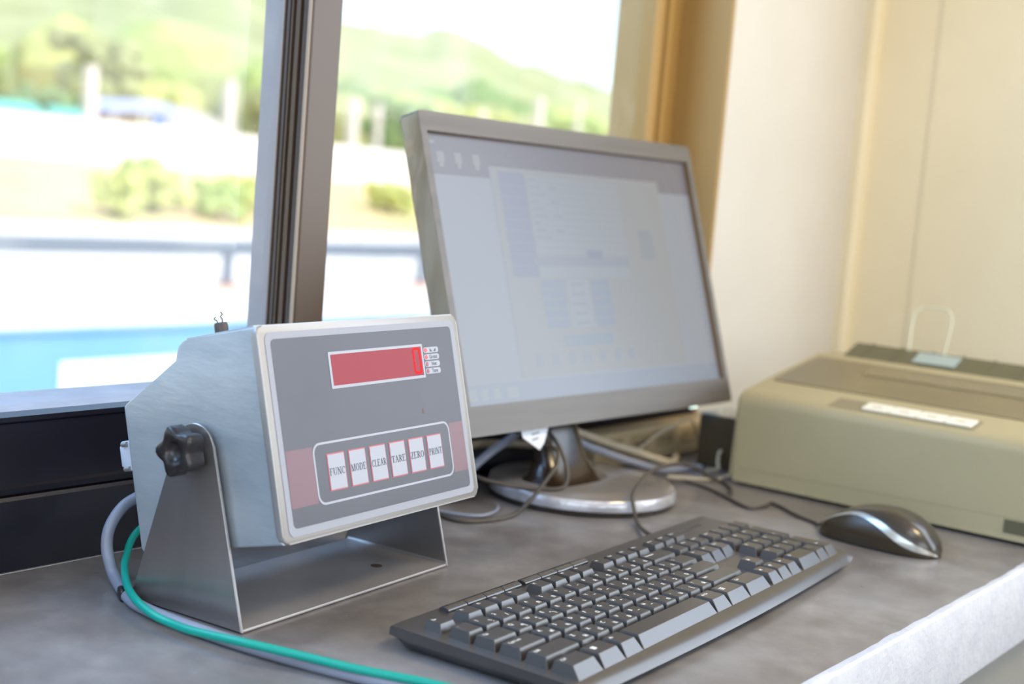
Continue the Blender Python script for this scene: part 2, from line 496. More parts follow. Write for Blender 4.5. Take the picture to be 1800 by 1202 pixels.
# corner trunking and the proud board on the right wall
bm = bmesh.new(); prism(bm, [(1.91, .839), (1.890, .839), (1.889, .826), (1.895, .819), (1.91, .818)], lambda a, b, d: (a, b, d), 0.0, CZ)
tag(link('trim_1', bm, PAINT, smooth=40), kind='structure')
bm = bmesh.new(); box(bm, 1.9075, 1.91, 0.37, 0.735, 0.0, CZ, 0.003)
tag(link('trim_2', bm, PAINT), kind='structure')

# ------------------------------------------------------------------ window
win = tag(empty('window_1', (0.8, 0.86, 0.0)), kind='structure')
win_off = Vector((-0.8, -0.86, 0))
def wpart(name, bm, material, smooth=None):
    bmesh.ops.translate(bm, verts=bm.verts[:], vec=win_off)
    return link(name, bm, material, win, smooth)
WX0, WX1, WZ1 = -0.62, 1.506, 1.42
# bottom rail: stepped dark profile with its ridge and top lip
prof = [(.839, 0.001), (.839, .052), (.8405, .0545), (.8435, .0555), (.8435, .0575), (.838, .0585), (.8375, .0615), (.8405, .063), (.8405, .107), (.838, .109), (.838, .1125),
        (.852, .1135), (.854, .1095), (.93, .1095), (.93, 0.001)]
for x0, x1 in ((WX0, .803), (.838, WX1)):
    bm = bmesh.new()
    prism(bm, prof, lambda a, b, d: (d, a, b), x0, x1)
    wpart('bottom_rail', bm, RAIL)
    bm = bmesh.new(); box(bm, x0, x1, .8565, .928, .1096, .1125, .0008, 1)
    wpart('track_sill', bm, SILL)
bm = bmesh.new(); box(bm, WX0, WX1, .839, .93, 1.36, WZ1 - .001, .002); wpart('top_rail', bm, BRONZE)
# mullion: front post, track fins, outer post
bm = bmesh.new()
prism(bm, [(.8042, .839), (.836, .839), (.838, .841), (.838, .897), (.804, .897), (.803, .895), (.803, .8725), (.8065, .8715), (.8065, .8665), (.8035, .8655), (.8035, .8635), (.806, .863),
           (.806, .8595), (.803, .859), (.803, .8545), (.8075, .854), (.8075, .848), (.803, .847), (.803, .8402)], lambda a, b, d: (a, b, d), .001, 1.36)
wpart('mullion', bm, BRONZE)
bm = bmesh.new(); box(bm, .8026, .8386, .8735, .8976, .0126, 1.36, .0008, 1); wpart('outer_post', bm, mat('outer_post_sky_sheen', lin(142, 135, 135), .28, .15))  # outer section coloured grey for sky reflected on the mullion's left side
bm = bmesh.new(); box(bm, .8015, .8032, .8405, .8435, .1135, 1.36); wpart('mullion_edge_strip', bm, ALU)
bm = bmesh.new(); box(bm, .8035, .8065, .8675, .8705, .1135, 1.36); box(bm, .805, .8075, .8495, .8525, .1135, 1.36)
wpart('gasket', bm, RUBBER)
# right stile and the casing on the reveal
bm = bmesh.new()
prism(bm, [(1.432, .905), (1.437, .902), (1.448, .902), (1.449, .908), (1.456, .908), (1.457, .902), (1.470, .902), (1.4715, .91), (1.506, .91), (1.506, .96), (1.432, .96)],
      lambda a, b, d: (a, b, d), .001, 1.36)
wpart('right_stile', bm, TAN)
bm = bmesh.new(); box(bm, 1.499, 1.506, .838, .91, .001, 1.36, .001)
wpart('reveal_casing', bm, TAN)
bm = bmesh.new(); box(bm, WX0, WX0 + .05, .86, .93, .001, 1.36, .002); wpart('left_stile', bm, BRONZE)
for nm, x0, x1, y in (('pane', WX0 + .04, .806, .8775), ('pane', .836, 1.44, .9215)):
    bm = bmesh.new(); box(bm, x0, x1, y, y + .004, .105, 1.365); wpart(nm, bm, GLASS)

# ------------------------------------------------------------------ counter
ctr = tag(empty('counter', (0.6, 0.6, 0.0)), 'long grey cement counter with a rough white painted front edge', 'counter')
co = Vector((-0.6, -0.6, 0))
def cpart(name, bm, material, smooth=None):
    bmesh.ops.translate(bm, verts=bm.verts[:], vec=co)
    return link(name, bm, material, ctr, smooth)
bm = bmesh.new()
# top: grid strip so that its painted front edge can wander
N = 220
xs = [-0.999 + (1.909 + 0.999) * i / N for i in range(N + 1)]
edge = [0.3475 + 0.0022 * noise.noise(Vector((x * 9, 0, 0))) + 0.0016 * noise.noise(Vector((x * 40, 3, 0))) for x in xs]
A = [bm.verts.new((x, e, 0)) for x, e in zip(xs, edge)]
B = [bm.verts.new((x, .838, 0)) for x in xs]
A2 = [bm.verts.new((x, e, -.02)) for x, e in zip(xs, edge)]
B2 = [bm.verts.new((x, .838, -.02)) for x in xs]
for i in range(N):
    bm.faces.new((A[i], A[i + 1], B[i + 1], B[i]))
    bm.faces.new((A2[i + 1], A2[i], B2[i], B2[i + 1]))
    bm.faces.new((A2[i], A2[i + 1], A[i + 1], A[i]))
bm.faces.new((A[0], B[0], B2[0], A2[0]))
bm.faces.new((B[-1], A[-1], A2[-1], B2[-1]))
cpart('counter_top', bm, DESK)
bm = bmesh.new()
ring = []
for x, e in zip(xs, edge):
    w = 0.0008 * noise.noise(Vector((x * 60, 7, 1)))
    sec = [(e + .002, -.0004), (e, .0002), (.3425 + w, .0004), (.3413, -.0006), (.3405 + w, -.0024), (.340 + .4 * w, -.03), (.3408 - .4 * w, -.068), (.342, -.0715), (.36, -.0715), (.36, -.0202), (e + .002, -.0202)]
    ring.append([bm.verts.new((x, y, z)) for y, z in sec])
for a, b in zip(ring, ring[1:]):
    n_ = len(a)
    for k in range(n_):
        bm.faces.new((a[k], b[k], b[(k + 1) % n_], a[(k + 1) % n_]))
bm.faces.new(ring[0]); bm.faces.new(ring[-1][::-1])
bmesh.ops.recalc_face_normals(bm, faces=bm.faces[:])
cpart('front_edge', bm, EDGE, 40)
bm = bmesh.new(); box(bm, -.998, 1.908, .362, .44, -.749, -.0205)
cpart('support_wall', bm, mat('grey_support_paint', lin(138, 137, 132), .7))
bm = bmesh.new(); box(bm, -.998, 1.908, .44, .838, -.07, -.0205)
cpart('slab', bm, FLOOR)

# ------------------------------------------------------------------ weighing indicator
YAW = radians(5.088); TI = radians(14.438)
ind = tag(empty('weighing_indicator', (0.6928, 0.6991, 0.0), YAW),
          'stainless steel weighing indicator with red display standing on a bracket', 'weighing indicator')
O = Vector((0, -0.058, 0.1307))
EY = Vector((0, sin(TI), cos(TI))); NB = Vector((0, cos(TI), -sin(TI)))
def ib(a, b, c): return Vector((a, 0, 0)) + O + NB * b + EY * c        # a across, b back, c up the face
def face(a, c, d): return ib(a, -d, c)                                 # on the front, d proud
bm = bmesh.new()
prof = [(0, .0698), (.060, .0695), (.0655, .0688), (.070, .066), (.0722, .062), (.0722, .0560), (.126, .0335), (.129, .031), (.1295, -.0665), (.127, -.0692), (0, -.0698)]
prism(bm, prof, lambda b, c, a: ib(a, b, c), -.1095, .1095, 0.0012, 2)
link('enclosure', bm, STEEL, ind)
bm = bmesh.new()
prism(bm, rrect(-.1105, .1105, -.0703, .0703, .006), lambda a, c, d: ib(a, -d, c), -.0035, .0016, .0014, 3)
link('front_rim', bm, STEELB, ind, 40)
bm = bmesh.new(); prism(bm, [(.002, .0708), (.062, .0702), (.062, .0694), (.002, .0696)], lambda b, c, a: ib(a, b, c), -.1085, -.016)
link('top_lip', bm, STEEL, ind)
panel_bm = bmesh.new(); prism(panel_bm, rrect(-.1042, .1048, -.0663, .0655, .005), face, .0017, .0020)
panel = link('front_panel', panel_bm, OVER_LIGHT, ind)
bm = bmesh.new(); prism(bm, rrect(-.0993, .1003, -.0612, .0610, .0035), face, .0021, .0022)
link('grey_overlay', bm, OVER_GREY, panel)
for x0, x1, lb in ((-.0992, -.0732, 'dusky red band left of the keys'), (.0822, .1002, 'dusky red band right of the keys')):
    bm = bmesh.new(); prism(bm, [(x0, -.0485), (x1, -.0485), (x1, -.0115), (x0, -.0115)], face, .00222, .00228)
    o = link('red_band', bm, OVER_RED, panel); o['label'] = lb
# display
bm = bmesh.new(); prism(bm, rrect(-.0455, .0615, .0245, .0495, .0008, 2), face, .0022, .0025)
disp = link('display_frame', bm, OVER_LINE, panel)
bm = bmesh.new(); prism(bm, rrect(-.0433, .0595, .0265, .0476, .0005, 2), face, .0025, .00255)
link('display_window', bm, DISPRED, disp)
bm = bmesh.new()
zx0, zx1, zy0, zy1, zt = .0495, .0570, .0287, .0462, .0018
def seg(x0, y0, x1, y1):
    dx, dy = x1 - x0, y1 - y0; L = hypot(dx, dy); ux, uy = dx / L, dy / L; px, py = -uy * zt / 2, ux * zt / 2; e = zt * .5
    prism(bm, [(x0, y0), (x0 + ux * e + px, y0 + uy * e + py), (x1 - ux * e + px, y1 - uy * e + py), (x1, y1), (x1 - ux * e - px, y1 - uy * e - py), (x0 + ux * e - px, y0 + uy * e - py)], face, .00256, .0027)
zm = (zy0 + zy1) / 2
for s_ in ((zx0, zy0, zx1, zy0), (zx0, zy1, zx1, zy1), (zx0, zy0, zx0, zm), (zx0, zm, zx0, zy1), (zx1, zy0, zx1, zm), (zx1, zm, zx1, zy1)): seg(*s_)
link('digit_zero', bm, DIGIT, disp)
# status pills
bake = ['Gross', 'Net', 'Tare']
KB_ROWS = None
# keyboard legends are declared here so that every glyph is baked once
NUMROW = list('`1234567890-=')
THN = ['', 'ๅ', '/', '-', 'ภ', 'ถ', 'ุ', 'ึ', 'ค', 'ต', 'จ', 'ข', 'ช']
QROW = list('QWERTYUIOP[]'); THQ = list('ๆไำพะัีรนยบล')
AROW = list("ASDFGHJKL;'"); THA = list('ฟหกดเ้่าสวง')
ZROW = list('ZXCVBNM,./'); THZ = list('ผปแอิืทมใฝ')
SPECIAL = ['Esc'] + ['F%d' % i for i in range(1, 13)] + ['Tab', 'Caps Lock', 'Shift', 'Ctrl', 'Alt', 'Alt Gr', 'Enter', 'Backspace', '\\', 'Ins', 'Home', 'Pg Up', 'Del', 'End', 'Pg Dn',
           'Prt Sc', 'Scroll', 'Pause', 'Num', '*', '+', '7', '8', '9', '4', '5', '6', '1', '2', '3', '0', '.', '/', '-']
bake_text(sorted(set(bake + NUMROW + [t for t in THN if t] + QROW + THQ + AROW + THA + ZROW + THZ + SPECIAL)))
for i, t in enumerate(('zero', 'Gross', 'Net', 'Tare')):
    cy = .0445 - .0052 * i
    bm = bmesh.new(); prism(bm, rrect(.0625, .0812, cy - .0021, cy + .0021, .0018, 4), face, .0022, .0024)
    pill = link('status_lamp', bm, OVER_LINE, panel)
    bm = bmesh.new(); prism(bm, [(.0651 + .0015 * cos(2 * pi * k / 12), cy + .0016 * sin(2 * pi * k / 12)) for k in range(12)], face, .0024, .0027)
    link('led', bm, LED if i < 2 else LEDOFF, pill)
    bm = bmesh.new()
    if t == 'zero':
        flat(bm, [(.0705, cy - .0013), (.0735, cy - .0013), (.0705, cy + .0013)], face, .00245)
        flat(bm, [(.0745, cy - .0013), (.0778, cy - .0013), (.0778, cy + .0013)], face, .00245)
    else:
        put_text(bm, t, .0738, cy, .0040, face, .00245)
    link('lamp_text', bm, KEYTXT, pill)
# key field
def ring2d(bm, outer, inner, fn, d):
    A = [bm.verts.new(fn(a, b, d)) for a, b in outer]; B = [bm.verts.new(fn(a, b, d)) for a, b in inner]
    n_ = len(A)
    for k in range(n_): bm.faces.new((A[k], A[(k + 1) % n_], B[(k + 1) % n_], B[k]))
bm = bmesh.new(); ring2d(bm, rrect(-.0730, .0820, -.0505, -.0095, .0070), rrect(-.0715, .0805, -.0490, -.0110, .0057), face, .0023)
link('key_field_outline', bm, OVER_LINE, panel)
for i, t in enumerate(('FUNC', 'MODE', 'CLEAR', 'TARE', 'ZERO', 'PRINT')):
    x = -.0602 + .0224 * i
    bm = bmesh.new(); prism(bm, rrect(x, x + .0183, -.0426, -.0177, .0006, 2), face, .0022, .0024)
    kred = link('membrane_key', bm, KEYRED, panel)
    bm = bmesh.new(); prism(bm, rrect(x + .0008, x + .0175, -.0418, -.0185, .0004, 2), face, .0024, .0027)
    link('key_face', bm, OVER_LINE, kred)
    bm = bmesh.new(); cxk, cyk = x + .00915, -.0305
    ring2d(bm, [(cxk + .0052 * cos(2 * pi * k / 24), cyk + .0052 * sin(2 * pi * k / 24)) for k in range(24)], [(cxk + .0048 * cos(2 * pi * k / 24), cyk + .0048 * sin(2 * pi * k / 24)) for k in range(24)], face, .00275)
    link('key_ring', bm, KEYRING, kred)
    bm = bmesh.new(); put_serif(bm, t, cxk, -.0300, .0048, face, .0028, .0160)
    link('key_text', bm, KEYTXT, kred)
# chipped spot on the overlay
bm = bmesh.new(); prism(bm, [(.0520, -.0010), (.0545, -.0015), (.0542, .0012), (.0532, .0024), (.0525, .0008)], face, .0022, .00235)
link('chip', bm, mat('brown_chip', lin(110, 88, 70), 0.6), panel)
# bracket: base sheet with bent-up side plates
bm = bmesh.new()
box(bm, -.1135, .1135, -.050, .050, .0005, .0025, .0006, 1)
brk = link('bracket', bm, STEELD, ind)
Hc = (.0005, .1130); Rr = .0170
pl = [(-.050, .001), (.053, .001)]
a_rear = radians(16); a_front = radians(163)
arc = [(Hc[0] + Rr * cos(a_rear + (a_front - a_rear) * k / 14), Hc[1] + Rr * sin(a_rear + (a_front - a_rear) * k / 14)) for k in range(15)]
pl = pl + arc
for sx in (-1, 1):
    bm = bmesh.new()
    d0, d1 = sorted((sx * .1152, sx * .1135))
    prism(bm, pl, lambda a, b, d: (d, a, b), d0, d1, .0004, 1)
    sp = link('side_plate', bm, STEELP, brk, 30)
    bm = bmesh.new()                                         # bright sheared front edge
    d = Vector((0, arc[-1][0] - pl[0][0], arc[-1][1] - pl[0][1]))
    prism(bm, [(-.0503, .001), (arc[-1][0] - .0004, arc[-1][1]), (arc[-1][0], arc[-1][1]), (-.0499, .001)], lambda a, b, e: (e, a, b), d0 + .0002, d1 - .0002)
    link('cut_edge', bm, STEELB, brk)
    # washer between plate and box
    bm = bmesh.new(); lathe(bm, [(0, 0), (.010, 0), (.010, .0038), (0, .0038)], lambda x, y, z: (sx * (.1097 + z), Hc[0] + x, Hc[1] + y), 20)
    link('washer', bm, KNOB, ind, 40)
    # five-lobed knob with a dished face
    bm = bmesh.new()
    rings = []
    for (rad, lob, z) in ((.0085, 0, .0), (.0100, .0, .003), (.0138, .0018, .0040), (.0150, .0024, .007), (.0150, .0024, .0162), (.0145, .0024, .0178), (.0130, .0020, .0187), (.0096, .0008, .0190), (.0074, 0, .0184), (.0062, 0, .0160), (.0040, 0, .0142), (.0, 0, .0136)):
        if rad == 0: rings.append([bm.verts.new((sx * (.1153 + z), Hc[0], Hc[1]))]); continue
        rr = []
        for k in range(40):
            a = 2 * pi * k / 40
            r_ = rad + lob * cos(5 * a + .5)
            rr.append(bm.verts.new((sx * (.1153 + z), Hc[0] + r_ * cos(a), Hc[1] + r_ * sin(a))))
        rings.append(rr)
    for a, b in zip(rings, rings[1:]):
        for k in range(40):
            k2 = (k + 1) % 40
            if len(b) == 1: bm.faces.new((a[k], a[k2], b[0]))
            else: bm.faces.new((a[k], a[k2], b[k2], b[k]))
    bm.faces.new(rings[0][::-1])
    bmesh.ops.recalc_face_normals(bm, faces=bm.faces[:])
    link('knob', bm, KNOB, ind, 45)
bm = bmesh.new(); lathe(bm, [(0, .0026), (.0045, .0026), (.0045, .00275), (0, .00275)], lambda x, y, z: (.068 + x, -.016 + y, z), 20)
o = link('bolt_hole', bm, mat('hole_shadow', lin(70, 48, 34), 0.7), brk)
# bend fillets
for sx in (-1, 1):
    bm = bmesh.new()
    prism(bm, [(sx * .1137, .0024), (sx * .1115, .0025), (sx * .1128, .0030), (sx * .1136, .0044)], lambda a, b, d: (a, d, b), -.0495, .0495)
    link('bend', bm, STEELB, brk, 40)
# serial plug on the rear and the lead seal on top
bm = bmesh.new()
def pb(x0, x1, b0, b1, c0, c1, bev):
    t = bmesh.new(); box(t, x0, x1, b0, b1, c0, c1, bev)
    for v in t.verts: v.co = ib(v.co.x, v.co.y, v.co.z)
    me = bpy.data.meshes.new('t'); t.to_mesh(me); t.free(); bm.from_mesh(me); bpy.data.meshes.remove(me)
pb(-.107, -.078, .1297, .1400, -.013, .008, .0012)
pb(-.104, -.081, .1400, .1450, -.010, .005, .0012)
plug = link('serial_plug', bm, CONN, ind, 40)
for c0 in (-.0125, .0045):
    bm = bmesh.new(); lathe(bm, [(0, 0), (.0018, 0), (.0018, .008), (0, .0085)], lambda x, y, z: ib(-.1072 - .0004 + x, .1325 + z * .6, c0 + .0013 + y), 10)
    link('thumb_screw', bm, STEELB, plug, 40)
bm = bmesh.new(); lathe(bm, [(0, .0697), (.0042, .0697), (.0046, .0715), (.0046, .0765), (.0040, .0780), (0, .0784)], lambda x, y, z: ib(-.088 + x, .050 + y, z), 16)
lseal = link('lead_seal', bm, SEAL, ind, 40)
bm = bmesh.new()
tube(bm, [ib(-.0905, .050, .077), ib(-.0908, .0505, .0795), ib(-.0925, .051, .0808), ib(-.0918, .050, .0822)], .0004, 4, 6)
tube(bm, [ib(-.0865, .050, .077), ib(-.0862, .050, .0805), ib(-.0875, .050, .0822), ib(-.0855, .050, .0838), ib(-.087, .050, .0852)], .0004, 4, 6)
link('seal_wire', bm, SEAL, lseal)

# ------------------------------------------------------------------ cables of the indicator
bm = bmesh.new()
tube(bm, [(.650, .772, .066), (.632, .789, .061), (.612, .791, .055), (.600, .791, .049), (.5905, .7905, .037), (.5875, .789, .024), (.5865, .783, .0125), (0.5825, 0.7696, 0.0043), (0.5638, 0.7287, 0.0043), (0.5592, 0.7033, 0.0043), (0.5585, 0.6802, 0.0043), (0.5591, 0.6583, 0.0043), (0.5623, 0.6186, 0.0043), (0.5692, 0.5750, 0.0043), (0.5778, 0.5355, 0.0043), (0.5864, 0.5067, 0.0043), (.618, .44, .0043), (.630, .38, .0043)], .0042, 8, 12)
tag(link('power_cable', bm, GREYC, smooth=60), 'thick grey cable looping from the rear of the steel box beneath the teal cable', 'cable')
bm = bmesh.new()
tube(bm, [(.652, .776, .052), (.630, .786, .040), (.6146, .788, .0321), (.6065, .787, .0245), (.6000, .782, .0180), (.5880, .7685, .0135), (0.5671, 0.7374, 0.0118), (0.5516, 0.7070, 0.0118), (0.5458, 0.6829, 0.0100), (0.5464, 0.6653, 0.0085), (0.5458, 0.6425, 0.0095), (0.5502, 0.6055, 0.0120), (0.5639, 0.5700, 0.0105), (0.5750, 0.5333, 0.0098), (0.5848, 0.5058, 0.0098), (0.5919, 0.4855, 0.0098), (.607, .43, .0098), (.622, .38, .0098)], .0027, 8, 12)
tag(link('signal_cable', bm, TEAL, smooth=60), 'thin teal cable curving across the counter in front of the steel bracket', 'cable')
bm = bmesh.new()
box(bm, -.004, .004, -.006, .006, 0, .0085, .0015)
cl = link('cable_clip', bm, KNOB, loc=(.5690, .7425, 0)); cl.rotation_euler = (0, 0, -.45)
tag(cl, 'small black clip holding the grey cable down behind the steel bracket', 'clip')

# ------------------------------------------------------------------ monitor
MY = radians(-1.27); MT = radians(17.57)
mon = tag(empty('monitor', (1.116, 0.743, 0.0), MY), 'tilted widescreen monitor with brushed taupe bezel on a round base', 'monitor')
MR = Matrix.Rotation(-MY, 3, 'Z')
MC = MR @ (Vector((1.1453, 0.7725, 0.2244)) - Vector((1.116, 0.743, 0.0)))
MEY = Vector((0, sin(MT), cos(MT))); MNB = Vector((0, cos(MT), -sin(MT)))
def mb(a, b, d): return MC + Vector((a, 0, 0)) + MEY * b - MNB * d      # d: proud of the front
OX0, OX1, OY0, OY1 = -.2275, .2305, -.1520, .1435
SX0, SX1, SY0, SY1 = -.2190, .2215, -.1250, .1250
bm = bmesh.new()
prism(bm, rrect(OX0, OX1, OY0, OY1, .0035, 3), mb, -.0225, -.0062, .0008, 2)
# film-covered side edge is its own part below, so this is the rear shell
link('rear_shell', bm, HOUSING, mon, 40)
bm = bmesh.new()
prism(bm, rrect(-.15, .15, -.10, .09, .02), mb, -.05, -.0224, .012, 3)
link('rear_bulge', bm, HOUSING, mon, 40)
bm = bmesh.new()
outer = rrect(OX0, OX1, OY0, OY1, .0035, 3); inner = rrect(SX0, SX1, SY0, SY1, .0003, 3)
A = [bm.verts.new(mb(a, b, 0)) for a, b in outer]; B = [bm.verts.new(mb(a, b, 0)) for a, b in inner]
A2 = [bm.verts.new(mb(a, b, -.006)) for a, b in outer]; B2 = [bm.verts.new(mb(a, b, -.0010)) for a, b in inner]
n_ = len(A)
for k in range(n_):
    k2 = (k + 1) % n_
    bm.faces.new((A[k], A[k2], B[k2], B[k])); bm.faces.new((A2[k], A2[k2], A[k2], A[k])); bm.faces.new((B[k], B[k2], B2[k2], B2[k]))
bmesh.ops.recalc_face_normals(bm, faces=bm.faces[:])
link('bezel', bm, BEZEL, mon)
bm = bmesh.new()
A = [bm.verts.new(mb(a, b, -.0009)) for a, b in inner]; B = [bm.verts.new(mb(a * .9985, b * .9975, -.0058)) for a, b in inner]
for k in range(n_): bm.faces.new((A[k], A[(k + 1) % n_], B[(k + 1) % n_], B[k]))
bmesh.ops.recalc_face_normals(bm, faces=bm.faces[:])
o = link('inner_lip', bm, mat('shadow_line_lip', lin(104, 78, 44), .45), mon); o['label'] = 'lip around the screen darkened as a shadow line'  # dark brown here carries the shadow line between bezel and screen
bm = bmesh.new()                                             # wrinkled protective film on the left edge
prev = None
for k in range(41):
    b = OY0 + .001 + (OY1 - OY0 - .0035) * k / 40
    w = .0012 * noise.noise(Vector((k * .5, 1, 2)))
    row = [bm.verts.new(mb(OX0 - .0004 - abs(w), b, d)) for d in (.0002, -.006 + w, -.0135, -.021)]
    if prev:
        for j in range(3): bm.faces.new((prev[j], prev[j + 1], row[j + 1], row[j]))
    prev = row
link('edge_film', bm, FILM, mon, 60)
# the picture on the screen: one sheet of lit pixels with flat fields, colours evened out to carry reflected glare
SCM = []
def sm(name, r, g, b, e=0.37):
    c = lin(r, g, b)
    SCM.append(mat(name, (0.03, 0.03, 0.035, 1), 0.25, emit=e, ecol=c, spec=0.5)); return len(SCM) - 1
c_bg = sm('screen_desktop', 213, 219, 229); c_top = sm('screen_toolbar', 172, 164, 170); c_win = sm('screen_window', 213, 214, 213); c_list = sm('screen_list', 192, 196, 218)
c_row = sm('screen_rows', 214, 220, 226); c_line = sm('screen_line', 206, 210, 217); c_hdr = sm('screen_header', 201, 208, 219); c_box = sm('screen_box', 195, 206, 225)
c_cyan = sm('screen_cyan', 194, 210, 223); c_task = sm('screen_taskbar', 199, 210, 228); c_ico = sm('screen_icon', 212, 212, 210); c_btn = sm('screen_button', 199, 206, 214); c_grey = sm('screen_text', 200, 206, 214)
bm = bmesh.new()
def sq(x0, x1, y0, y1, mi, lay):
    f = bm.faces.new([bm.verts.new(mb(a, b, -.0056 + lay * .00004)) for a, b in ((x0, y0), (x1, y0), (x1, y1), (x0, y1))])
    f.material_index = mi
sq(SX0, SX1, SY0, SY1, c_bg, 0)
sq(SX0, SX1, .0870, SY1, c_top, 1)
for x, w in ((-.205, .010), (-.180, .009), (-.155, .010)):
    sq(x, x + w, .0985, .1085, c_ico, 2); sq(x + .002, x + w - .002, .094, .0985, c_ico, 2)
sq(-.214, -.206, .1155, .1185, c_ico, 2)
sq(-.131, .158, -.1035, .0990, c_win, 2)
sq(-.134, -.131, -.1035, .0990, c_line, 2)
sq(-.1215, -.0815, -.0078, .0951, c_list, 3)
for k in range(9): sq(-.1215, -.0815, .0815 - .0112 * k, .0823 - .0112 * k, c_line, 4)
sq(-.079, .0765, .0140, .0930, c_row, 3)
for k in range(11): sq(-.079, .0765, .0865 - .0072 * k, .0871 - .0072 * k, c_line, 4)
for k in range(9):
    sq(-.076, -.076 + .012 + .006 * (k % 3), .0885 - .0072 * k, .0905 - .0072 * k, c_grey, 5)
    if k % 2: sq(-.044, -.030, .0885 - .0072 * k, .0905 - .0072 * k, c_grey, 5)
sq(-.0873, .0765, .0035, .0125, c_hdr, 4)
sq(.003, .030, .011, .020, c_list, 5)
sq(-.079, .074, -.0085, .0030, c_row, 3)
for x0 in (-.0815, .0008):
    for k in range(5): sq(x0, x0 + (.0368 if x0 < 0 else .0325), -.0190 - .0098 * k, -.0104 - .0098 * k, c_box, 4)
sq(-.040, -.002, -.058, -.010, c_row, 3)
for k in range(5): sq(-.034, -.012, -.0165 - .0098 * k, -.0138 - .0098 * k, c_grey, 5)
sq(.1032, .1292, .0112, .0442, c_btn, 4)
sq(-.058, .025, -.0769, -.0659, c_cyan, 4)
for k in range(7): sq(-.108 + .026 * k, -.097 + .026 * k, -.0945, -.0825, c_hdr, 4)
sq(SX0, SX1, SY0, -.1060, c_task, 5)
for x, w in ((-.215, .014), (-.196, .011), (-.178, .010), (-.158, .016)):
    sq(x, x + w, -.1205, -.1105, c_row, 6)
link('screen', bm, SCM, mon)
bm = bmesh.new(); prism(bm, [(.1535 + .0022 * cos(2 * pi * k / 10), -.1526 + .0014 * sin(2 * pi * k / 10)) for k in range(10)], mb, -.008, -.0005)
o = link('power_led', bm, mat('lit_power_led', lin(235, 255, 250), 0.3, emit=1.5, ecol=lin(225, 255, 245)), mon); o['label'] = 'small lit white power light'
# stand
bm = bmesh.new()
lathe(bm, [(0, .0005), (.090, .0005), (.0925, .0015), (.093, .0040), (.092, .0050), (0, .0050)], None, 64)
base = link('base', bm, BASEDK, mon, 40)
bm = bmesh.new(); lathe(bm, [(.0915, .0048), (.0938, .0058), (.0945, .0085), (.0940, .0135), (.0920, .0160)], None, 96)
o = link('base_rim', bm, BASERIM, base, 50); o['label'] = 'rim under crinkled clear film'
bm = bmesh.new(); lathe(bm, [(.0922, .0158), (.0900, .0165), (.05, .0168), (0, .0168)], None, 64)
link('base_top', bm, BASE, base, 50)
bm = bmesh.new()
rings = []
for (cx_, y, z, hw, hd) in ((.0, .012, .0155, .052, .030), (.0, .014, .020, .043, .023), (.0, .020, .035, .034, .015), (.0, .028, .060, .030, .012), (.0, .040, .095, .030, .012), (.0, .058, .150, .032, .014), (.0, .070, .190, .034, .014)):
    rings.append([bm.verts.new((cx_ - .012 + hw * (abs(cos(t)) ** .6) * (1 if cos(t) >= 0 else -1), y + hd * (abs(sin(t)) ** .6) * (1 if sin(t) >= 0 else -1), z)) for t in [2 * pi * k / 28 for k in range(28)]])
for a, b in zip(rings, rings[1:]):
    for k in range(28): bm.faces.new((a[k], a[(k + 1) % 28], b[(k + 1) % 28], b[k]))
bm.faces.new(rings[0][::-1]); bm.faces.new(rings[-1])
link('neck', bm, HOUSING, mon, 50)
# white paper tag on the neck cable
bm = bmesh.new()
tg = [(-.024, .022), (.030, .030), (.010, .000), (.002, -.006), (-.021, .007)]
prism(bm, tg, lambda a, b, d: (-.094 + a, -.012 + d + b * .25, .0640 + b), 0, .0006)
lab = link('paper_tag', bm, LABELW, mon)
lab['label'] = 'white paper tag hanging below the bezel'
bm = bmesh.new()
for k in range(4): prism(bm, [(-.008, .018 - .005 * k), (.008 - .002 * k, .019 - .005 * k), (.008 - .002 * k, .021 - .005 * k), (-.008, .020 - .005 * k)], lambda a, b, d: (-.094 + a, -.0122 + d + b * .25, .0640 + b), -.0001, .0)
link('tag_print', bm, LABELG, lab)

# ------------------------------------------------------------------ keyboard
KY = radians(3.774)
kb = tag(empty('keyboard', (0.65245, 0.50918, 0.0), KY), 'black full size keyboard with white legends lying in front of the monitor', 'keyboard')
U = .01905
def ktz(y): return .02195 + .01868 * y
def dkz(y): return ktz(y) - .0070
bm = bmesh.new()
X0, X1 = -.0125, .4385
NS = 60
rows = []
for i in range(NS + 1):
    s = i / NS
    s = 0.5 - 0.5 * cos(pi * s)
    x = X0 + (X1 - X0) * s
    d = min(x - X0, X1 - x)
    k = max(0.0, 1 - d / .009)
    zb = .0012 + .0072 * k * k
    fb = .0055 * sin(pi * (x - X0) / (X1 - X0))
    inset = .004 * k * k + .006
    yb, yf = .0535 - .001 * k, -.0790
    sec = [(yb - .004 - inset, zb), (yb, max(dkz(yb) - .006, zb + .001)), (yb - .0004, dkz(yb) - .001), (yb - .0016, dkz(yb)), (yf, dkz(yf)), (yf - .007 - fb, dkz(yf) - .0012), (yf - .0105 - fb, dkz(yf) - .0034 + .001 * k), (yf - .0135 - fb, dkz(yf) - .0074 + .003 * k),
           (yf - .0138 - fb + inset * .3, max(zb + .0006, dkz(yf) - .0086)), (yf - .009 - fb + inset, zb)]
    rows.append([bm.verts.new((x, y, z)) for y, z in sec])
for a, b in zip(rows, rows[1:]):
    n_ = len(a)
    for k in range(n_): bm.faces.new((a[k], b[k], b[(k + 1) % n_], a[(k + 1) % n_]))
bm.faces.new(rows[0]); bm.faces.new(rows[-1][::-1])
bmesh.ops.recalc_face_normals(bm, faces=bm.faces[:])
link('case', bm, KBBODY, kb, 35)
CAPS = {}
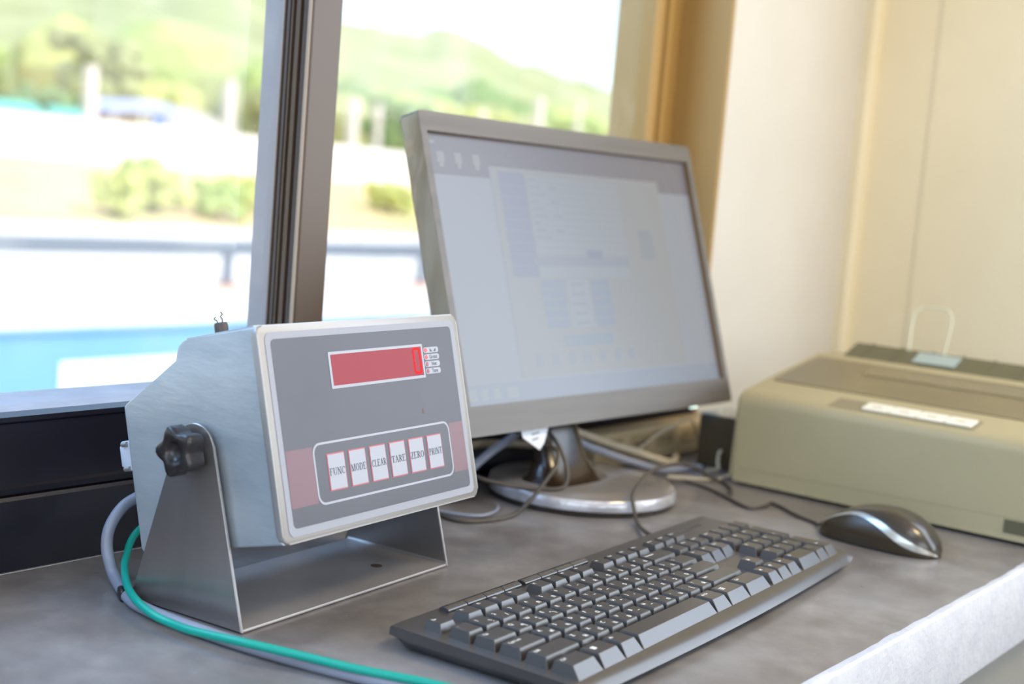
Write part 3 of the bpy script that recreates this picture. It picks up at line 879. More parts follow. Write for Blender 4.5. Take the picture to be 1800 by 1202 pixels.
def cap(w, depth=.0176, skirt=False, low=False):
    key = (round(w, 3), round(depth, 4), skirt, low)
    if key in CAPS: return CAPS[key]
    b = bmesh.new()
    h = .0070 if not low else .0060
    W_ = w * U - .0009
    f0 = -.0040 if not skirt else -.0074
    bot = [(0, f0 + .0003), (W_, f0 + .0003), (W_, depth - .0038), (0, depth - .0038)]
    ins, bk = .0022, .0012
    top = [(ins, -.0005), (W_ - ins, -.0005), (W_ - ins, depth - .0038 - bk), (ins, depth - .0038 - bk)]
    vb = [b.verts.new((x, y, -.0006)) for x, y in bot]
    vt = [b.verts.new((x, y, h)) for x, y in top]
    fs = [b.faces.new(vt)]
    for k in range(4): fs.append(b.faces.new((vb[k], vb[(k + 1) % 4], vt[(k + 1) % 4], vt[k])))
    bmesh.ops.bevel(b, geom=[e for e in b.edges if all(v in vt for v in e.verts)] + [e for e in b.edges if (e.verts[0] in vt) != (e.verts[1] in vt)], offset=.0003, segments=1, affect='EDGES', profile=.5)
    me = bpy.data.meshes.new('key'); b.to_mesh(me); b.free()
    me.materials.append(KEYCAP)
    CAPS[key] = me
    return me
def key(xu, y, w, main=None, sec=None, depth=.0176, skirt=False, low=False, mode='l', sz=.0044):
    me = cap(w, depth, skirt, low)
    o = bpy.data.objects.new('key', me); COL.objects.link(o); o.parent = kb
    z = dkz(y)
    o.location = (xu * U - .0022, y, z)
    h = (.0070 if not low else .0060) + .00008
    W_ = w * U - .0009
    if main is None: return o
    b = bmesh.new()
    fn = lambda a, c, d: (a, c, d)
    if main == 'flag':
        for ix in (0, 1):
            for iy in (0, 1):
                prism(b, [(.0062 + ix * .0021, .0048 + iy * .0020), (.0080 + ix * .0021, .0050 + iy * .0020), (.0080 + ix * .0021, .0067 + iy * .0020), (.0062 + ix * .0021, .0065 + iy * .0020)], fn, h - .00005, h + .00002)
    elif main == 'menu':
        for q_ in range(3): prism(b, [(.006, .0045 + q_ * .0016), (.0105, .0045 + q_ * .0016), (.0105, .0053 + q_ * .0016), (.006, .0053 + q_ * .0016)], fn, h - .00005, h + .00002)
    elif main[0] == 'arr':
        a = main[1]; cx_, cy_ = .0055, .0075
        prism(b, [(cx_ + .0019 * cos(a + t), cy_ + .0019 * sin(a + t)) for t in (0, 2.3, -2.3)], fn, h - .00005, h + .00002)
    else:
        V, F = TXT[main]
        w_ = (max(v[0] for v in V) - min(v[0] for v in V)) * sz if V else 0
        put_text(b, main, .0040 + w_ / 2, (.0088 if depth > .016 else .0072), sz, fn, h)
        if sec and TXT.get(sec, ([], []))[0]:
            put_text(b, sec, W_ - .0062, .0032, .0056, fn, h)
    l = link('legend', b, LEGEND, o)
    return o
yN, yQ, yA, yZ, yB, yFn = 0.0, -U, -2 * U, -3 * U, -4 * U, .0225
FD = .0150
key(0, yFn, 1, 'Esc', depth=FD, low=True, sz=.0030)
for g, x0 in enumerate((1.62, 6.25, 10.88)):
    for i in range(4): key(x0 + i, yFn, 1, 'F%d' % (g * 4 + i + 1), depth=FD, low=True, sz=.0030)
for i, t in enumerate(('Prt Sc', 'Scroll', 'Pause')): key(15.25 + i, yFn, 1, t, depth=FD, low=True, sz=.0026)
for i in range(13): key(i, yN, 1, NUMROW[i], THN[i] or None)
key(13, yN, 2, 'Backspace', sz=.0030)
key(0, yQ, 1.5, 'Tab', sz=.0032)
for i in range(12): key(1.5 + i, yQ, 1, QROW[i], THQ[i])
key(13.5, yQ, 1.5, '\\')
key(0, yA, 1.75, 'Caps Lock', sz=.0030)
for i in range(11): key(1.75 + i, yA, 1, AROW[i], THA[i])
key(12.75, yA, 2.25, 'Enter', sz=.0032)
key(0, yZ, 2.25, 'Shift', sz=.0032)
for i in range(10): key(2.25 + i, yZ, 1, ZROW[i], THZ[i])
key(12.25, yZ, 2.75, 'Shift', sz=.0032)
for x, w, t in ((0, 1.55, 'Ctrl'), (1.6, 1.42, 'flag'), (3.05, 1.18, 'Alt'), (4.25, 5.75, None), (10.05, 1.25, 'Alt Gr'), (11.33, 1.68, 'menu'), (13.04, 1.95, 'Ctrl')):
    key(x, yB, w, t, skirt=True, sz=.0032)
for i, (a, b_) in enumerate((('Ins', 'Del'), ('Home', 'End'), ('Pg Up', 'Pg Dn'))):
    key(15.25 + i, yN, 1, a, sz=.0026); key(15.25 + i, yQ, 1, b_, skirt=True, sz=.0026)
key(16.25, yZ, 1, ('arr', pi / 2))
for i, a in enumerate((pi, -pi / 2, 0)): key(15.25 + i, yB, 1, ('arr', a), skirt=True)
for i, t in enumerate(('Num', '/', '*', '-')): key(18.5 + i, yN, 1, t, sz=.0030 if i == 0 else .0036)
for r_, ts in enumerate(('789', '456', '123')):
    for i, t in enumerate(ts): key(18.5 + i, yQ - r_ * U, 1, t)
key(21.5, yA, 1, '+', depth=.0176 + U)
key(21.5, yB, 1, 'Enter', depth=.0176 + U, skirt=True, sz=.0026)
key(18.5, yB, 2, '0', skirt=True); key(20.5, yB, 1, '.', skirt=True)
# gloss media keys along the rear edge
for x0, x1 in ((.0355, .0572), (.0578, .0795), (.0801, .1018), (.1024, .1241), (.1285, .1502), (.1508, .1725), (.1731, .1948), (.1954, .2171)):
    b = bmesh.new()
    prism(b, [(.0408, -.001), (.0408, .0010), (.0420, .0026), (.0446, .0034), (.0476, .0030), (.0492, .0016), (.0494, -.001)], lambda a, c, d: (d, a, c + dkz(.043)), x0, x1, .0004, 1)
    link('media_key', b, MEDIA, kb, 40)
# indicator window above the number pad
b = bmesh.new(); prism(b, rrect(.366, .408, .036, .040, .0015, 4), lambda a, c, d: (a, c, d + dkz(.038)), -.0004, .0003)
link('light_window', b, MEDIA, kb)

# ------------------------------------------------------------------ mouse
mouse = tag(empty('mouse', (1.198, 0.4640, 0.0)), 'black computer mouse with a curving silver trim beside the keyboard', 'mouse')
L2 = .0575
def msec(s):
    w = .0300 * (max(0.0, 1 - abs(s) ** 3.0)) ** .42 * (1 - .06 * s)
    hh = (max(0.0, 1 - abs(s) ** 2.4)) ** .55 * (.0352 - .0045 * s - .0050 * s * s)
    return w, hh
def mpt(s, ph, grow=0.0):
    w, hh = msec(s)
    c, sn = cos(ph), sin(ph)
    x = -(abs(c) ** .62) * (1 if c > 0 else -1) * (w + grow)
    z = .0012 + (abs(sn) ** .95) * (hh + grow)
    x *= 1 - .12 * max(0, .35 - z / .036) / .35
    return Vector((x, s * L2, z))
def stripe(s):
    # angle band of the silver trim: high along the nose half, low and wider towards the rear
    t = min(max((s + .80) / 1.25, 0.0), 1.0)
    t = t * t * (3 - 2 * t)
    c = .20 + .44 * t
    h_ = .085 - .035 * t
    return c - h_, c + h_
NSg = 48
sv = [-.999 + 1.998 * (0.5 - 0.5 * cos(pi * i / NSg)) for i in range(NSg + 1)]
def mpatch(lo, hi, n, grow=0.0, both=True):
    b = bmesh.new()
    sides = (0, 1) if both else (0,)
    for sd in sides:
        prev = None
        for s in sv:
            a0, a1 = lo(s) * pi / 2, hi(s) * pi / 2
            row = []
            for k in range(n + 1):
                ph = a0 + (a1 - a0) * k / n
                if sd: ph = pi - ph
                row.append(b.verts.new(mpt(s, ph, grow)))
            if prev:
                for k in range(n): b.faces.new((prev[k], row[k], row[k + 1], prev[k + 1]))
            prev = row
    bmesh.ops.remove_doubles(b, verts=b.verts[:], dist=.00005)
    bmesh.ops.recalc_face_normals(b, faces=b.faces[:])
    return b
b = mpatch(lambda s: 0.0, lambda s: stripe(s)[0] + .02, 8)
# close the underside
for q_ in range(NSg):
    pass
und = []
for s in sv: und.append((mpt(s, 0), mpt(s, pi)))
prev = None
for p1, p2 in und:
    r_ = (b.verts.new((p1.x, p1.y, .0012)), b.verts.new((p2.x, p2.y, .0012)))
    if prev: b.faces.new((prev[0], prev[1], r_[1], r_[0]))
    prev = r_
link('lower_body', b, MOUSEB, mouse, 50)
link('silver_trim', mpatch(lambda s: stripe(s)[0], lambda s: stripe(s)[1], 4, .0006), MOUSES, mouse, 50)
link('upper_shell', mpatch(lambda s: stripe(s)[1] - .02, lambda s: 1.0, 10), MOUSET, mouse, 50)
b = bmesh.new()
for px in (-.012, .012):
    for py in (-.035, .035): box(b, px - .006, px + .006, py - .003, py + .003, 0, .0013)
link('glide_pads', b, KNOB, mouse)
b = bmesh.new()
lathe(b, [(.0, -.0035), (.0085, -.0035), (.0105, -.002), (.0105, .002), (.0085, .0035), (0, .0035)], lambda x, y, z: (z, .030 + x, .0165 + y), 24)
link('scroll_wheel', b, KNOB, mouse, 40)

# ------------------------------------------------------------------ printer
pr = tag(empty('dot_matrix_printer', (1.43, 0.49, 0.0)), 'grey dot matrix printer with smoked cover at the right wall', 'printer')
PO = Vector((1.43, .49, 0))
def pf(x, z, y): return Vector((x, y, z)) - PO
bm = bmesh.new()
PY0, PY1 = .318, .682
prism(bm, [(1.3125, .004), (1.3135, .010), (1.3095, .088), (1.3110, .096), (1.3170, .1008), (1.330, .1030), (1.488, .1312), (1.505, .1340), (1.545, .1340), (1.560, .128), (1.566, .110), (1.566, .004)], pf, PY0, PY1, .007, 4)
link('body', bm, PRINTER, pr, 40)
bm = bmesh.new()
for px in (1.335, 1.53):
    for py in (.35, .65): lathe(bm, [(0, 0), (.009, 0), (.009, .006), (0, .006)], lambda x, y, z, px=px, py=py: Vector((px + x, py + y, z)) - PO, 12)
link('feet', bm, KNOB, pr)
def pslope(y, x, d):                                        # on the sloping top
    t = (x - 1.330) / .158
    return Vector((x - d * .176, y, .1030 + .0282 * t + d * .984)) - PO
bm = bmesh.new()
prism(bm, rrect(.335, .674, 1.3735, 1.4865, .006, 4), pslope, -.0006, .0012, .0006, 1)
cov = link('cover', bm, PRCOVER, pr, 40)
bm = bmesh.new()
prism(bm, rrect(.340, .600, 1.440, 1.470, .004, 3), pslope, .0012, .0020)
link('cover_window', bm, mat('smoked_window', lin(104, 92, 62), 0.15, coat=0.4), cov)
bm = bmesh.new()
prism(bm, rrect(.430, .582, 1.318, 1.3500, .0015, 3), pslope, -.0008, .0005)
pnl = link('control_panel', bm, PRLABEL, pr)
for i in range(4):
    y1 = .5480 - .0288 * i
    bm = bmesh.new(); prism(bm, rrect(y1 - .0275, y1, 1.3245, 1.3465, .0015, 3), pslope, .0005, .0022, .0006, 2)
    bt = link('button', bm, PRBTN, pnl)
    bm = bmesh.new(); prism(bm, rrect(y1 - .019, y1 - .008, 1.3335, 1.3355, .0006, 2), pslope, .0022, .0024)
    link('button_print', bm, PRLABEL, bt)
# rear paper guide with its ribs
bm = bmesh.new(); prism(bm, [(1.512, .1338), (1.518, .1338), (1.556, .1435), (1.556, .1475), (1.551, .1482)], pf, .330, .655)
gd = link('paper_guide', bm, PRDARK, pr)
for k in range(9):
    y = .345 + .036 * k
    bm = bmesh.new(); prism(bm, [(1.5145, .1342), (1.5515, .1486), (1.5535, .1500), (1.5135, .1352)], pf, y, y + .002)
    link('rib', bm, PRDARK, gd)
bm = bmesh.new(); prism(bm, [(1.520, .1375), (1.545, .1470), (1.5445, .1476), (1.5195, .1381)], pf, .525, .575)
o = link('guide_label', bm, mat('pale_blue_label', lin(150, 162, 156), .5), gd)
bm = bmesh.new()
wy0, wy1 = .548, .590
tube(bm, [Vector((1.548, wy0, .146)) - PO, Vector((1.556, wy0 - .002, .186)) - PO, Vector((1.560, wy0 + .003, .196)) - PO, Vector((1.563, wy0 + .008, .199)) - PO, Vector((1.563, wy1 - .008, .199)) - PO, Vector((1.560, wy1 - .003, .196)) - PO, Vector((1.556, wy1 + .002, .186)) - PO, Vector((1.548, wy1, .146)) - PO], .0011, 5, 8)
o = link('paper_support', bm, CLEAR, pr, 60); o['label'] = 'clear wire paper support standing up at the rear'
bm = bmesh.new(); prism(bm, [(.300, .0100), (.3885, .0105), (.3885, .0235), (.300, .0245)], lambda y, z, d: Vector((1.3133 - d, y, z)) - PO, -.001, .0008, .0003, 1)
link('front_plate', bm, PRDARK, pr)
bm = bmesh.new(); prism(bm, [(.325, .0262), (.672, .0185), (.672, .0189), (.325, .0267)], lambda y, z, d: Vector((1.3131 - d, y, z)) - PO, -.0006, .0004)
link('seam', bm, PRLABEL, pr)

# ------------------------------------------------------------------ adapter box, power strip
ad = tag(empty('adapter_box', (1.402, 0.731, 0.0)), 'small black box with a pale printed top between monitor and printer', 'adapter')
bm = bmesh.new(); box(bm, -.034, .034, -.0265, .0265, 0, .060, .003, 2); link('body', bm, ADAPT, ad, 40)
bm = bmesh.new(); box(bm, -.0335, .0335, -.026, .026, .0602, .0625, .0012, 2); top = link('top_plate', bm, mat('pale_adapter_top', lin(186, 184, 172), .5), ad, 40)
bm = bmesh.new()
for i in range(5):
    for j in range(7):
        if (i * 3 + j * 5) % 4: prism(bm, rrect(-.022 + i * .010, -.0175 + i * .010, -.020 + j * .0062, -.0175 + j * .0062, .0004, 1), lambda a, c, d: (a, c, d), .0625, .0627)
link('print', bm, mat('adapter_print', lin(120, 116, 104), .5), top)
bm = bmesh.new(); tube(bm, [(-.0335, -.006, .022), (-.041, -.007, .020), (-.044, -.008, .010), (-.046, -.010, .003), (-.060, -.004, .0022)], .0022, 6, 8)
link('lead', bm, BEIGEC, ad, 60)

ps = tag(empty('power_strip', (1.362, 0.814, 0.0), radians(-1)), 'beige power strip lying along the window rail behind the monitor', 'power strip')
bm = bmesh.new(); box(bm, -.142, .142, -.020, .018, .001, .040, .004, 3); link('body', bm, STRIP, ps, 40)
for k in range(5):
    x = -.112 + .054 * k
    bm = bmesh.new(); prism(bm, rrect(x - .019, x + .019, .017, .034, .004, 4), lambda a, c, d: (a, -.0200 - d, c), -.0002, .0012, .0004, 1)
    so = link('socket', bm, mat('socket_face', lin(150, 133, 102), .5) if k == 0 else bpy.data.materials['socket_face'], ps, 40)
    bm = bmesh.new()
    for dx in (-.007, .007): prism(bm, [(x + dx - .0035, .0245), (x + dx + .0035, .0245), (x + dx + .0035, .0268), (x + dx - .0035, .0268)], lambda a, c, d: (a, -.0200 - d, c), .0012, .0014)
    link('slots', bm, KNOB, so)
bm = bmesh.new(); prism(bm, rrect(-.138, .138, .0055, .0085, .001, 2), lambda a, c, d: (a, -.0200 - d, c), -.0002, .0008); link('ridge', bm, STRIP, ps)

# ------------------------------------------------------------------ desk cables
def cable(name, pts, r, m, label, per=8, group=None):
    bm = bmesh.new(); tube(bm, pts, r, per, 10)
    return tag(link(name, bm, m, smooth=60), label, 'cable', group)
cable('keyboard_cable', [(1.0045, .5915, .0100), (1.020, .606, .0070), (1.045, .628, .0035), (1.064, .645, .0045), (1.0725, .6535, .0120), (1.0745, .657, .0205), (1.0850, .660, .0282), (1.1169, .668, .0368), (1.1545, .675, .0379), (1.2076, .683, .0326), (1.2560, .690, .0201), (1.2850, .694, .0085), (1.302, .690, .0030), (1.294, .676, .0020), (1.2765, .6613, .0020), (1.255, .650, .0020)], .0019, BLACKC, 'thin dark keyboard cable arching over the front of the monitor base')
cable('mouse_cable', [(1.199, .522, .0075), (1.206, .528, .0035), (1.2157, .536, .0020), (1.2295, .5629, .0018), (1.250, .590, .0018), (1.2560, .6040, .0018), (1.2355, .6010, .0018), (1.2160, .6090, .0018), (1.2362, .6426, .0018), (1.2600, .6810, .0018), (1.2663, .7083, .0018), (1.2560, .7180, .0018), (1.244, .740, .0018), (1.25, .775, .0018)], .0017, BLACKC, 'thin dark mouse cable running past the printer foot')
cable('audio_cable', [(.930, .775, .0018), (.926, .755, .0018), (.930, .739, .0018), (.951, .7290, .0018), (.984, .726, .0030), (.9985, .7195, .016), (1.012, .716, .030), (1.0225, .7135, .042), (1.030, .715, .047), (1.038, .722, .058), (1.040, .742, .060), (1.041, .768, .066), (1.042, .80, .070)], .0021, BLACKC, 'dark thin lead rising from the counter to the back of the monitor')
cable('stand_cable', [(.985, .782, .030), (.992, .766, .026), (1.008, .749, .0225), (1.030, .738, .0190), (1.046, .724, .0195), (1.055, .720, .024), (1.061, .725, .038), (1.064, .738, .056), (1.064, .757, .072), (1.062, .775, .09)], .0020, BLACKC, 'dark lead curled in front of the monitor neck')
cable('video_cable', [(1.145, .812, .072), (1.168, .801, .054), (1.196, .792, .044), (1.237, .786, .031), (1.268, .775, .022), (1.300, .768, .012), (1.335, .768, .0045), (1.37, .785, .0045)], .0042, BEIGEC, 'upper beige video cable sloping down behind the monitor base')
cable('video_cable', [(1.145, .778, .050), (1.165, .773, .040), (1.190, .768, .032), (1.220, .762, .022), (1.252, .754, .0130), (1.285, .748, .0050), (1.325, .742, .0043), (1.34, .735, .0043)], .0040, GREYC, 'lower grey video cable sloping down behind the monitor base')
cable('mains_cable', [(.90, .82, .012), (.97, .828, .030), (1.038, .829, .0430), (1.10, .829, .0390), (1.14, .827, .034), (1.190, .826, .026), (1.208, .808, .014), (1.216, .786, .0046), (1.24, .778, .0043)], .0042, BEIGEC, 'pale mains cable running level along the window rail')
cable('looped_cable', [(.955, .800, .0045), (.975, .800, .0090), (.9906, .800, .0170), (1.0169, .800, .0327), (1.0395, .800, .0426), (1.0631, .801, .0498), (1.09, .806, .056), (1.11, .812, .062)], .0044, GREYC, 'grey cable slanting up beside the left of the monitor base')
cable('curled_lead', [(.938, .776, .0022), (.945, .755, .0022), (.9565, .7435, .0022), (.9706, .7430, .0022), (.986, .748, .0022), (1.000, .757, .0022)],   .0017, GREYC, 'short grey curl of lead on the counter left of the base')
cable('thin_lead', [(1.285, .785, .020), (1.315, .782, .034), (1.342, .776, .044), (1.36, .772, .050), (1.385, .775, .046), (1.42, .785, .02)], .0013, BEIGEC, 'thin pale lead in front of the power strip', 8)
cable('thin_lead', [(1.395, .700, .0018), (1.366, .694, .0018), (1.345, .688, .0026), (1.33, .690, .0060), (1.322, .694, .0034), (1.30, .70, .0022), (1.27, .735, .0022)], .0018, BEIGEC, 'thin pale lead lying by the printer corner', 8)

# ------------------------------------------------------------------ outdoors, leaf and hill colours paled for haze
G = -1.35
CONC = mat('bright_concrete', lin(226, 224, 218), 0.85, c2=lin(212, 209, 202), scale=0.6)
WHITEW = mat('white_boundary_wall', lin(240, 238, 236), 0.8, c2=lin(226, 224, 222), scale=0.8)
POLE = mat('pale_concrete_post', lin(214, 206, 194), 0.8)
BLUE = mat('blue_painted_steel', lin(112, 164, 200), 0.45, c2=lin(98, 152, 190), scale=1.2)
RAILM = mat('grey_blue_guard_rail', lin(112, 122, 134), 0.5)
RUST = mat('rusty_base', lin(160, 100, 70), 0.8)
GRASS = mat('dry_grass_bank', lin(218, 188, 142), 0.95, c2=lin(200, 192, 134), scale=0.35, lo=0.4, hi=0.62)
FIELD = mat('ground_soil', lin(190, 184, 160), 0.95, c2=lin(170, 168, 130), scale=0.1)
BUSH = [mat('yellow_green_leaves', lin(190, 192, 118), 0.9, c2=lin(170, 178, 98), scale=2.5), mat('green_leaves', lin(168, 182, 114), 0.9, c2=lin(150, 168, 98), scale=2.5),
        mat('dark_green_leaves', lin(126, 148, 92), 0.85, c2=lin(106, 132, 78), scale=2.0), mat('olive_leaves', lin(160, 164, 114), 0.85, c2=lin(142, 146, 96), scale=2.0)]
BARK = mat('bark', lin(130, 112, 90), 0.9)
HILL = mat('wooded_hill', lin(164, 168, 122), 0.95, c2=lin(140, 148, 98), scale=0.06, lo=0.4, hi=0.6)
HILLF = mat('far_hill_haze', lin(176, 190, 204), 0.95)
TEALC = mat('teal_sheet_roof', lin(96, 186, 170), 0.6)
BLUER = mat('blue_sheet_roof', lin(172, 182, 222), 0.6)

bm = bmesh.new(); box(bm, -600, 2500, 28, 2400, G - 2.0, G - .30)
tag(link('ground', bm, FIELD), kind='structure')
bm = bmesh.new(); box(bm, -80, 160, -60, 30, G - .3, G)
tag(link('road', bm, CONC), kind='structure')
bm = bmesh.new()
prism(bm, [(27.5, G - .25), (27.5, G + .01), (29.5, -1.02), (33, -.42), (36.2, .085), (60, .2), (60, G - .25)], lambda a, b, d: (d, a, b), -60, 160)
tag(link('grass_bank', bm, GRASS), kind='structure')
bm = bmesh.new(); box(bm, -60, 140, 36.2, 36.45, -.4, 1.33)
tag(link('boundary_wall', bm, WHITEW), 'long white boundary wall along the top of the dry bank outside', 'wall')
# blue steel side barrier with its white plate
br = tag(empty('steel_barrier', (4, 6, G)), 'pale blue steel barrier just outside the window with a white plate', 'barrier')
bm = bmesh.new(); box(bm, -22, 30, 0, .03, 0, .735); box(bm, -22, 30, -.02, .05, .735, .75); link('sheet', bm, BLUE, br)
bm = bmesh.new(); box(bm, .125, 2.4, -.012, -.002, .405, .578, .004); link('white_plate', bm, mat('white_plate_paint', lin(238, 242, 246), .5), br)
for k in range(9):
    bm = bmesh.new(); box(bm, -20 + k * 6, -19.88 + k * 6, .03, .12, 0, .735); link('stiffener', bm, BLUE, br)
# guard rail across the yard
gr = tag(empty('guard_rail', (12.5, 14.4, G)), 'grey blue guard rail on short posts across the bright yard outside', 'guard rail')
bm = bmesh.new()
prism(bm, [(0, .42), (-.03, .45), (0, .48), (0, .52), (-.03, .56), (0, .60), (0, .635), (.02, .635), (.02, .42)], lambda a, b, d: (d, a, b), -40, 60)
link('beam', bm, RAILM, gr)
for k in range(-9, 14):
    x = .05 + 4.05 * k
    bm = bmesh.new(); box(bm, x - .06, x + .06, .03, .14, 0, .60, .006, 1); p_ = link('post', bm, RAILM, gr)
    bm = bmesh.new(); box(bm, x - .14, x + .14, -.05, .22, 0, .03); link('foot_plate', bm, RUST, p_)
# kerb line
bm = bmesh.new(); box(bm, -40, 60, 13.7, 13.95, G, G + .04)
tag(link('kerb_strip', bm, mat('pinkish_kerb', lin(222, 188, 170), .85)), kind='structure')
# posts beyond the wall
PX = [(26.25, 3.03, 'pale concrete post beyond the white wall, left of the blue roofed shelter'), (31.9, 3.18, 'pale concrete post beyond the white wall, just left of the window mullion'),
      (38.0, 3.19, 'pale concrete post beyond the white wall, just right of the window mullion'), (39.4, 3.12, 'short pale post beyond the wall, second to the right of the mullion'), (45.8, 3.56, 'short pale post just above the middle of the monitor top'),
      (49.8, 4.39, 'tall pale concrete post above the right half of the monitor'), (52.9, 4.60, 'pale post beyond the wall nearest the right window frame')]
for i, (x, z, lb) in enumerate(PX):
    w = .17 if i not in (3, 4, 6) else .11
    bm = bmesh.new(); box(bm, -w, w, -w, w, 0, z + .0 + .1, .03, 1)
    o = link('concrete_post', bm, POLE, loc=(x, 37.2, -.1)); tag(o, lb, 'post', 'concrete posts beyond the white wall')
# sheds beyond the wall
for i, (x0, x1, z, lb) in enumerate(((23.2, 25.2, 1.66, 'leftmost teal roofed shed behind the white wall'), (25.6, 27.1, 1.62, 'teal roofed shed behind the wall, left of the first post'))):
    t = tag(empty('shed', ((x0 + x1) / 2, 38.6, .1)), lb, 'shed', 'teal sheds behind the wall'); hw = (x1 - x0) / 2
    bm = bmesh.new(); box(bm, -hw + .1, hw - .1, -.6, .6, 0, z - .5); link('wall', bm, WHITEW, t)
    bm = bmesh.new(); prism(bm, [(-.75, z - .52), (0, z - .08), (.75, z - .52), (.75, z - .46), (0, z - .02), (-.75, z - .46)], lambda a, b, d: (d, a, b), -hw, hw); link('roof', bm, TEALC, t)
sh = tag(empty('shelter', (29.0, 38.8, .1)), 'shelter with a pale blue curved roof and white gable behind the wall', 'shelter')
bm = bmesh.new()
prism(bm, [(-1.40, 1.62), (-1.15, 1.88), (-.6, 2.06), (.2, 2.12), (.9, 2.05), (1.38, 1.88), (1.38, 1.66), (.9, 1.72), (.2, 1.72), (-.6, 1.68), (-1.15, 1.62), (-1.38, 1.58)], lambda a, b, d: (a, d, b), -.8, .8)
link('roof', bm, BLUER, sh)
bm = bmesh.new()
for x in (-1.2, -.1, 1.0):
    for y in (-.7, .7): box(bm, x - .05, x + .05, y - .05, y + .05, 0, 1.7)
link('posts', bm, POLE, sh)
bm = bmesh.new(); box(bm, .55, .95, -.65, -.55, 1.25, 1.62); link('blue_panel', bm, mat('blue_panel_paint', lin(70, 130, 210), .5), sh)
bm = bmesh.new(); box(bm, -1.2, .55, .3, .36, .8, 1.6); link('back_panel', bm, mat('tan_panel', lin(190, 160, 138), .8), sh)
gb = tag(empty('white_building', (33.2, 40.8, .1)), 'low white building with a sloping gable right of the blue shelter', 'building')
bm = bmesh.new(); prism(bm, [(-1.25, 0), (-1.25, 2.06), (-.7, 2.00), (.8, 1.58), (1.3, 1.44), (1.3, 0)], lambda a, b, d: (a, d, b), -.9, .9); link('wall', bm, WHITEW, gb)
bm = bmesh.new(); prism(bm, [(-1.3, 2.07), (-.7, 2.02), (.8, 1.60), (1.4, 1.43), (1.4, 1.48), (.8, 1.66), (-.7, 2.08), (-1.3, 2.13)], lambda a, b, d: (a, d, b), -1.0, 1.0); link('roof', bm, WHITEW, gb)

def blob(bm, c, r, seed, sq=1.0, sub=2):
    t = bmesh.new(); bmesh.ops.create_icosphere(t, subdivisions=sub, radius=1)
    for v in t.verts:
        d = v.co.normalized()
        k = 1 + .35 * noise.noise(d * 2.2 + Vector((seed, 0, 0))) + .18 * noise.noise(d * 5 + Vector((0, seed, 0)))
        v.co = Vector(c) + Vector((d.x * r * k, d.y * r * k, d.z * r * k * sq))
    me = bpy.data.meshes.new('t'); t.to_mesh(me); t.free(); bm.from_mesh(me); bpy.data.meshes.remove(me)

def shrub(name, loc, w, h, mi, label, cat, group, seed, trunk=0.0):
    t = tag(empty(name, loc), label, cat, group)
    rnd = random.Random(seed)
    bm = bmesh.new()
    nb = 46
    for k in range(nb):
        a = rnd.uniform(0, 2 * pi); q_ = rnd.random() ** .5
        hz = trunk + rnd.uniform(.25, .85) * (h - trunk)
        rr = w * .12 * rnd.uniform(.5, 1.5)
        blob(bm, (w * .46 * q_ * cos(a), w * .46 * q_ * sin(a), hz), rr, seed + k * 1.7, 1.0, 1 if rr < .3 else 2)
    link('foliage', bm, BUSH[mi], t)
    bm = bmesh.new(); tube(bm, [(0, 0, -.25), (.02 * w, .01, h * .3), (0, .03 * w, h * .6)], max(.03, w * .025), 4, 7); link('stem', bm, BARK, t, 60)
    return t
BS = [(21.0, 28.4, 1.4, 1.25, 0, 'yellow green bush on the bank, leftmost of the clump'), (22.75, 29.1, 1.5, 1.3, 0, 'yellow green bush in the middle of the clump at the foot of the bank'), (24.3, 28.5, 1.45, 1.15, 1, 'green bush at the foot of the bank left of the mullion'),
      (26.0, 29.6, 1.6, 1.15, 0, 'yellow green bush on the bank partly hidden by the mullion'), (24.0, 31.6, 1.5, 1.1, 1, 'pale green bush high on the bank below the white wall'), (33.2, 30.5, 1.6, 1.1, 0, 'small yellow green bush on the bank beside the monitor edge')]
for i, (x, y, w, h, mi, lb) in enumerate(BS):
    gz = max(G, min(.08, -1.35 + (y - 27.5) * .165))
    shrub('bush', (x, y, gz - .05), w, h, mi, lb, 'bush', 'bushes on the dry bank', 11 + i * 7)
TR = [(29.0, 43.2, 2.7, 2.5, 2, 'small dark green tree above the teal sheds behind the wall'), (33.2, 46.5, 3.6, 5.3, 3, 'tall olive grey tree at the top left corner of the window'), (38.4, 49.0, 3.8, 3.9, 0, 'yellow green tree behind the blue roofed shelter'),
      (43.5, 47.0, 3.8, 4.0, 3, 'olive tree beyond the wall, just left of the mullion'), (52.0, 47.5, 3.6, 4.4, 2, 'dark green tree beyond the wall, just right of the mullion'), (58.5, 48.0, 3.6, 4.6, 0, 'yellow green tree behind the left half of the monitor top'),
      (69.5, 48.5, 4.0, 5.0, 1, 'green tree beyond the wall nearest the right window frame')]
for i, (x, y, w, h, mi, lb) in enumerate(TR):
    shrub('tree', (x, y, .15), w, h, mi, lb, 'tree', 'single trees beyond the white wall', 100 + i * 13, h * .12)
rt = random.Random(5)
bm = bmesh.new()
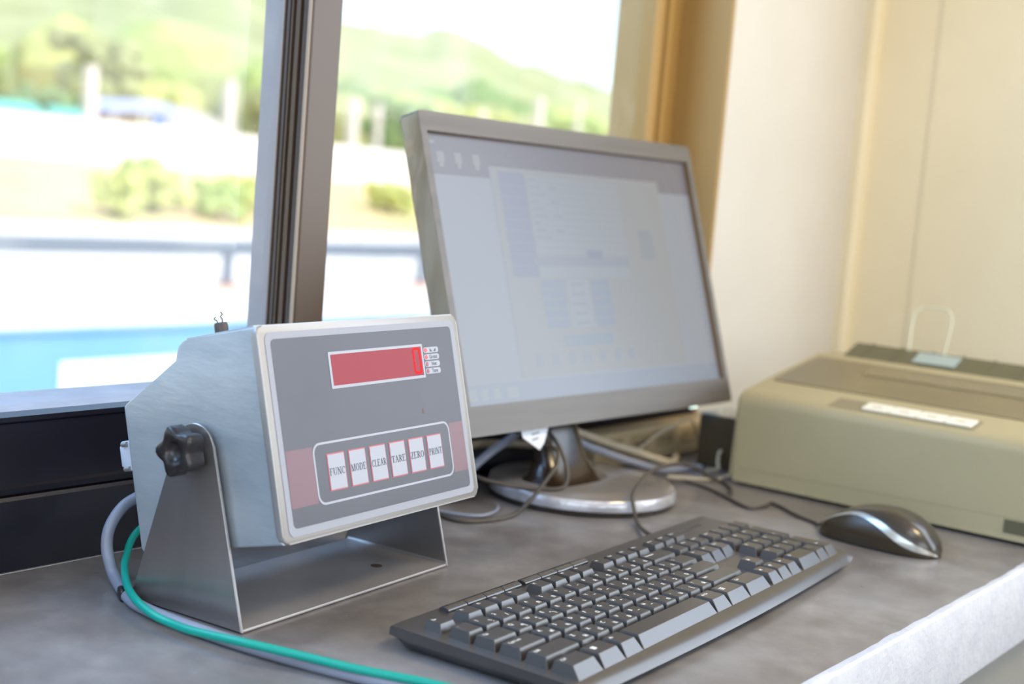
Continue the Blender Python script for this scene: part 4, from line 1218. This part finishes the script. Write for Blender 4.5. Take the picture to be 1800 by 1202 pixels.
for i in range(90):
    x = 26 + 70 * rt.random(); y = rt.uniform(56, 72)
    n0 = len(bm.faces)
    r_ = rt.uniform(1.8, 3.2)
    blob(bm, (x * y / 52, y, r_ * .6 + rt.uniform(.3, 3.4)), r_, 300 + i * 2.3, .9)
    bm.faces.ensure_lookup_table()
    mi = rt.choice((0, 1, 1, 2, 3, 3))
    for f_ in bm.faces[n0:]: f_.material_index = mi
tag(link('woodland', bm, BUSH), 'pale green mixed woodland at the foot of the hills', 'woodland', kind='stuff')

def ridge(name, y, depth, table, x0, x1, material, amp, seed, nx=150, ny=14, zb=-2.0):
    def hz(x):
        for (a, h1), (b, h2) in zip(table, table[1:]):
            if a <= x <= b:
                t = (x - a) / (b - a); t = t * t * (3 - 2 * t)
                return h1 + (h2 - h1) * t
        return table[0][1] if x < table[0][0] else table[-1][1]
    bm = bmesh.new()
    R = []
    for j in range(ny + 1):
        f = j / ny
        row = []
        for i in range(nx + 1):
            x = x0 + (x1 - x0) * i / nx
            yy = y + depth * (f - 1)
            k = y / yy if yy > 1 else 1
            xs_ = x / k
            p = sin(f * pi / 2) ** 1.1
            z = zb + (hz(x) - zb) * p + amp * noise.noise(Vector((xs_ * .03 + seed, yy * .03, 0))) * (f * 1.2 + .1) * (1 if f < 1 else .45) + amp * .5 * noise.noise(Vector((xs_ * .11 + seed, yy * .11, 3)))
            row.append(bm.verts.new((xs_, yy, z)))
        R.append(row)
    back = [bm.verts.new((v.co.x * 1.1, v.co.y * 1.12, zb - 1)) for v in R[-1]]
    R.append(back)
    for a, b in zip(R, R[1:]):
        for i in range(nx): bm.faces.new((a[i], a[i + 1], b[i + 1], b[i]))
    return tag(link(name, bm, material, smooth=80), kind='structure')
ridge('hills', 400, 320, [(-200, 40), (150, 42), (247, 47), (268, 49), (301, 55.5), (334, 60), (358, 60.5), (385, 57), (402, 53), (433, 52.5), (466, 56.5), (482, 55), (512, 50), (539, 49.5), (560, 49.5), (589, 46.5), (617, 43), (700, 36), (900, 30)], -200, 900, HILL, 4.0, 3)
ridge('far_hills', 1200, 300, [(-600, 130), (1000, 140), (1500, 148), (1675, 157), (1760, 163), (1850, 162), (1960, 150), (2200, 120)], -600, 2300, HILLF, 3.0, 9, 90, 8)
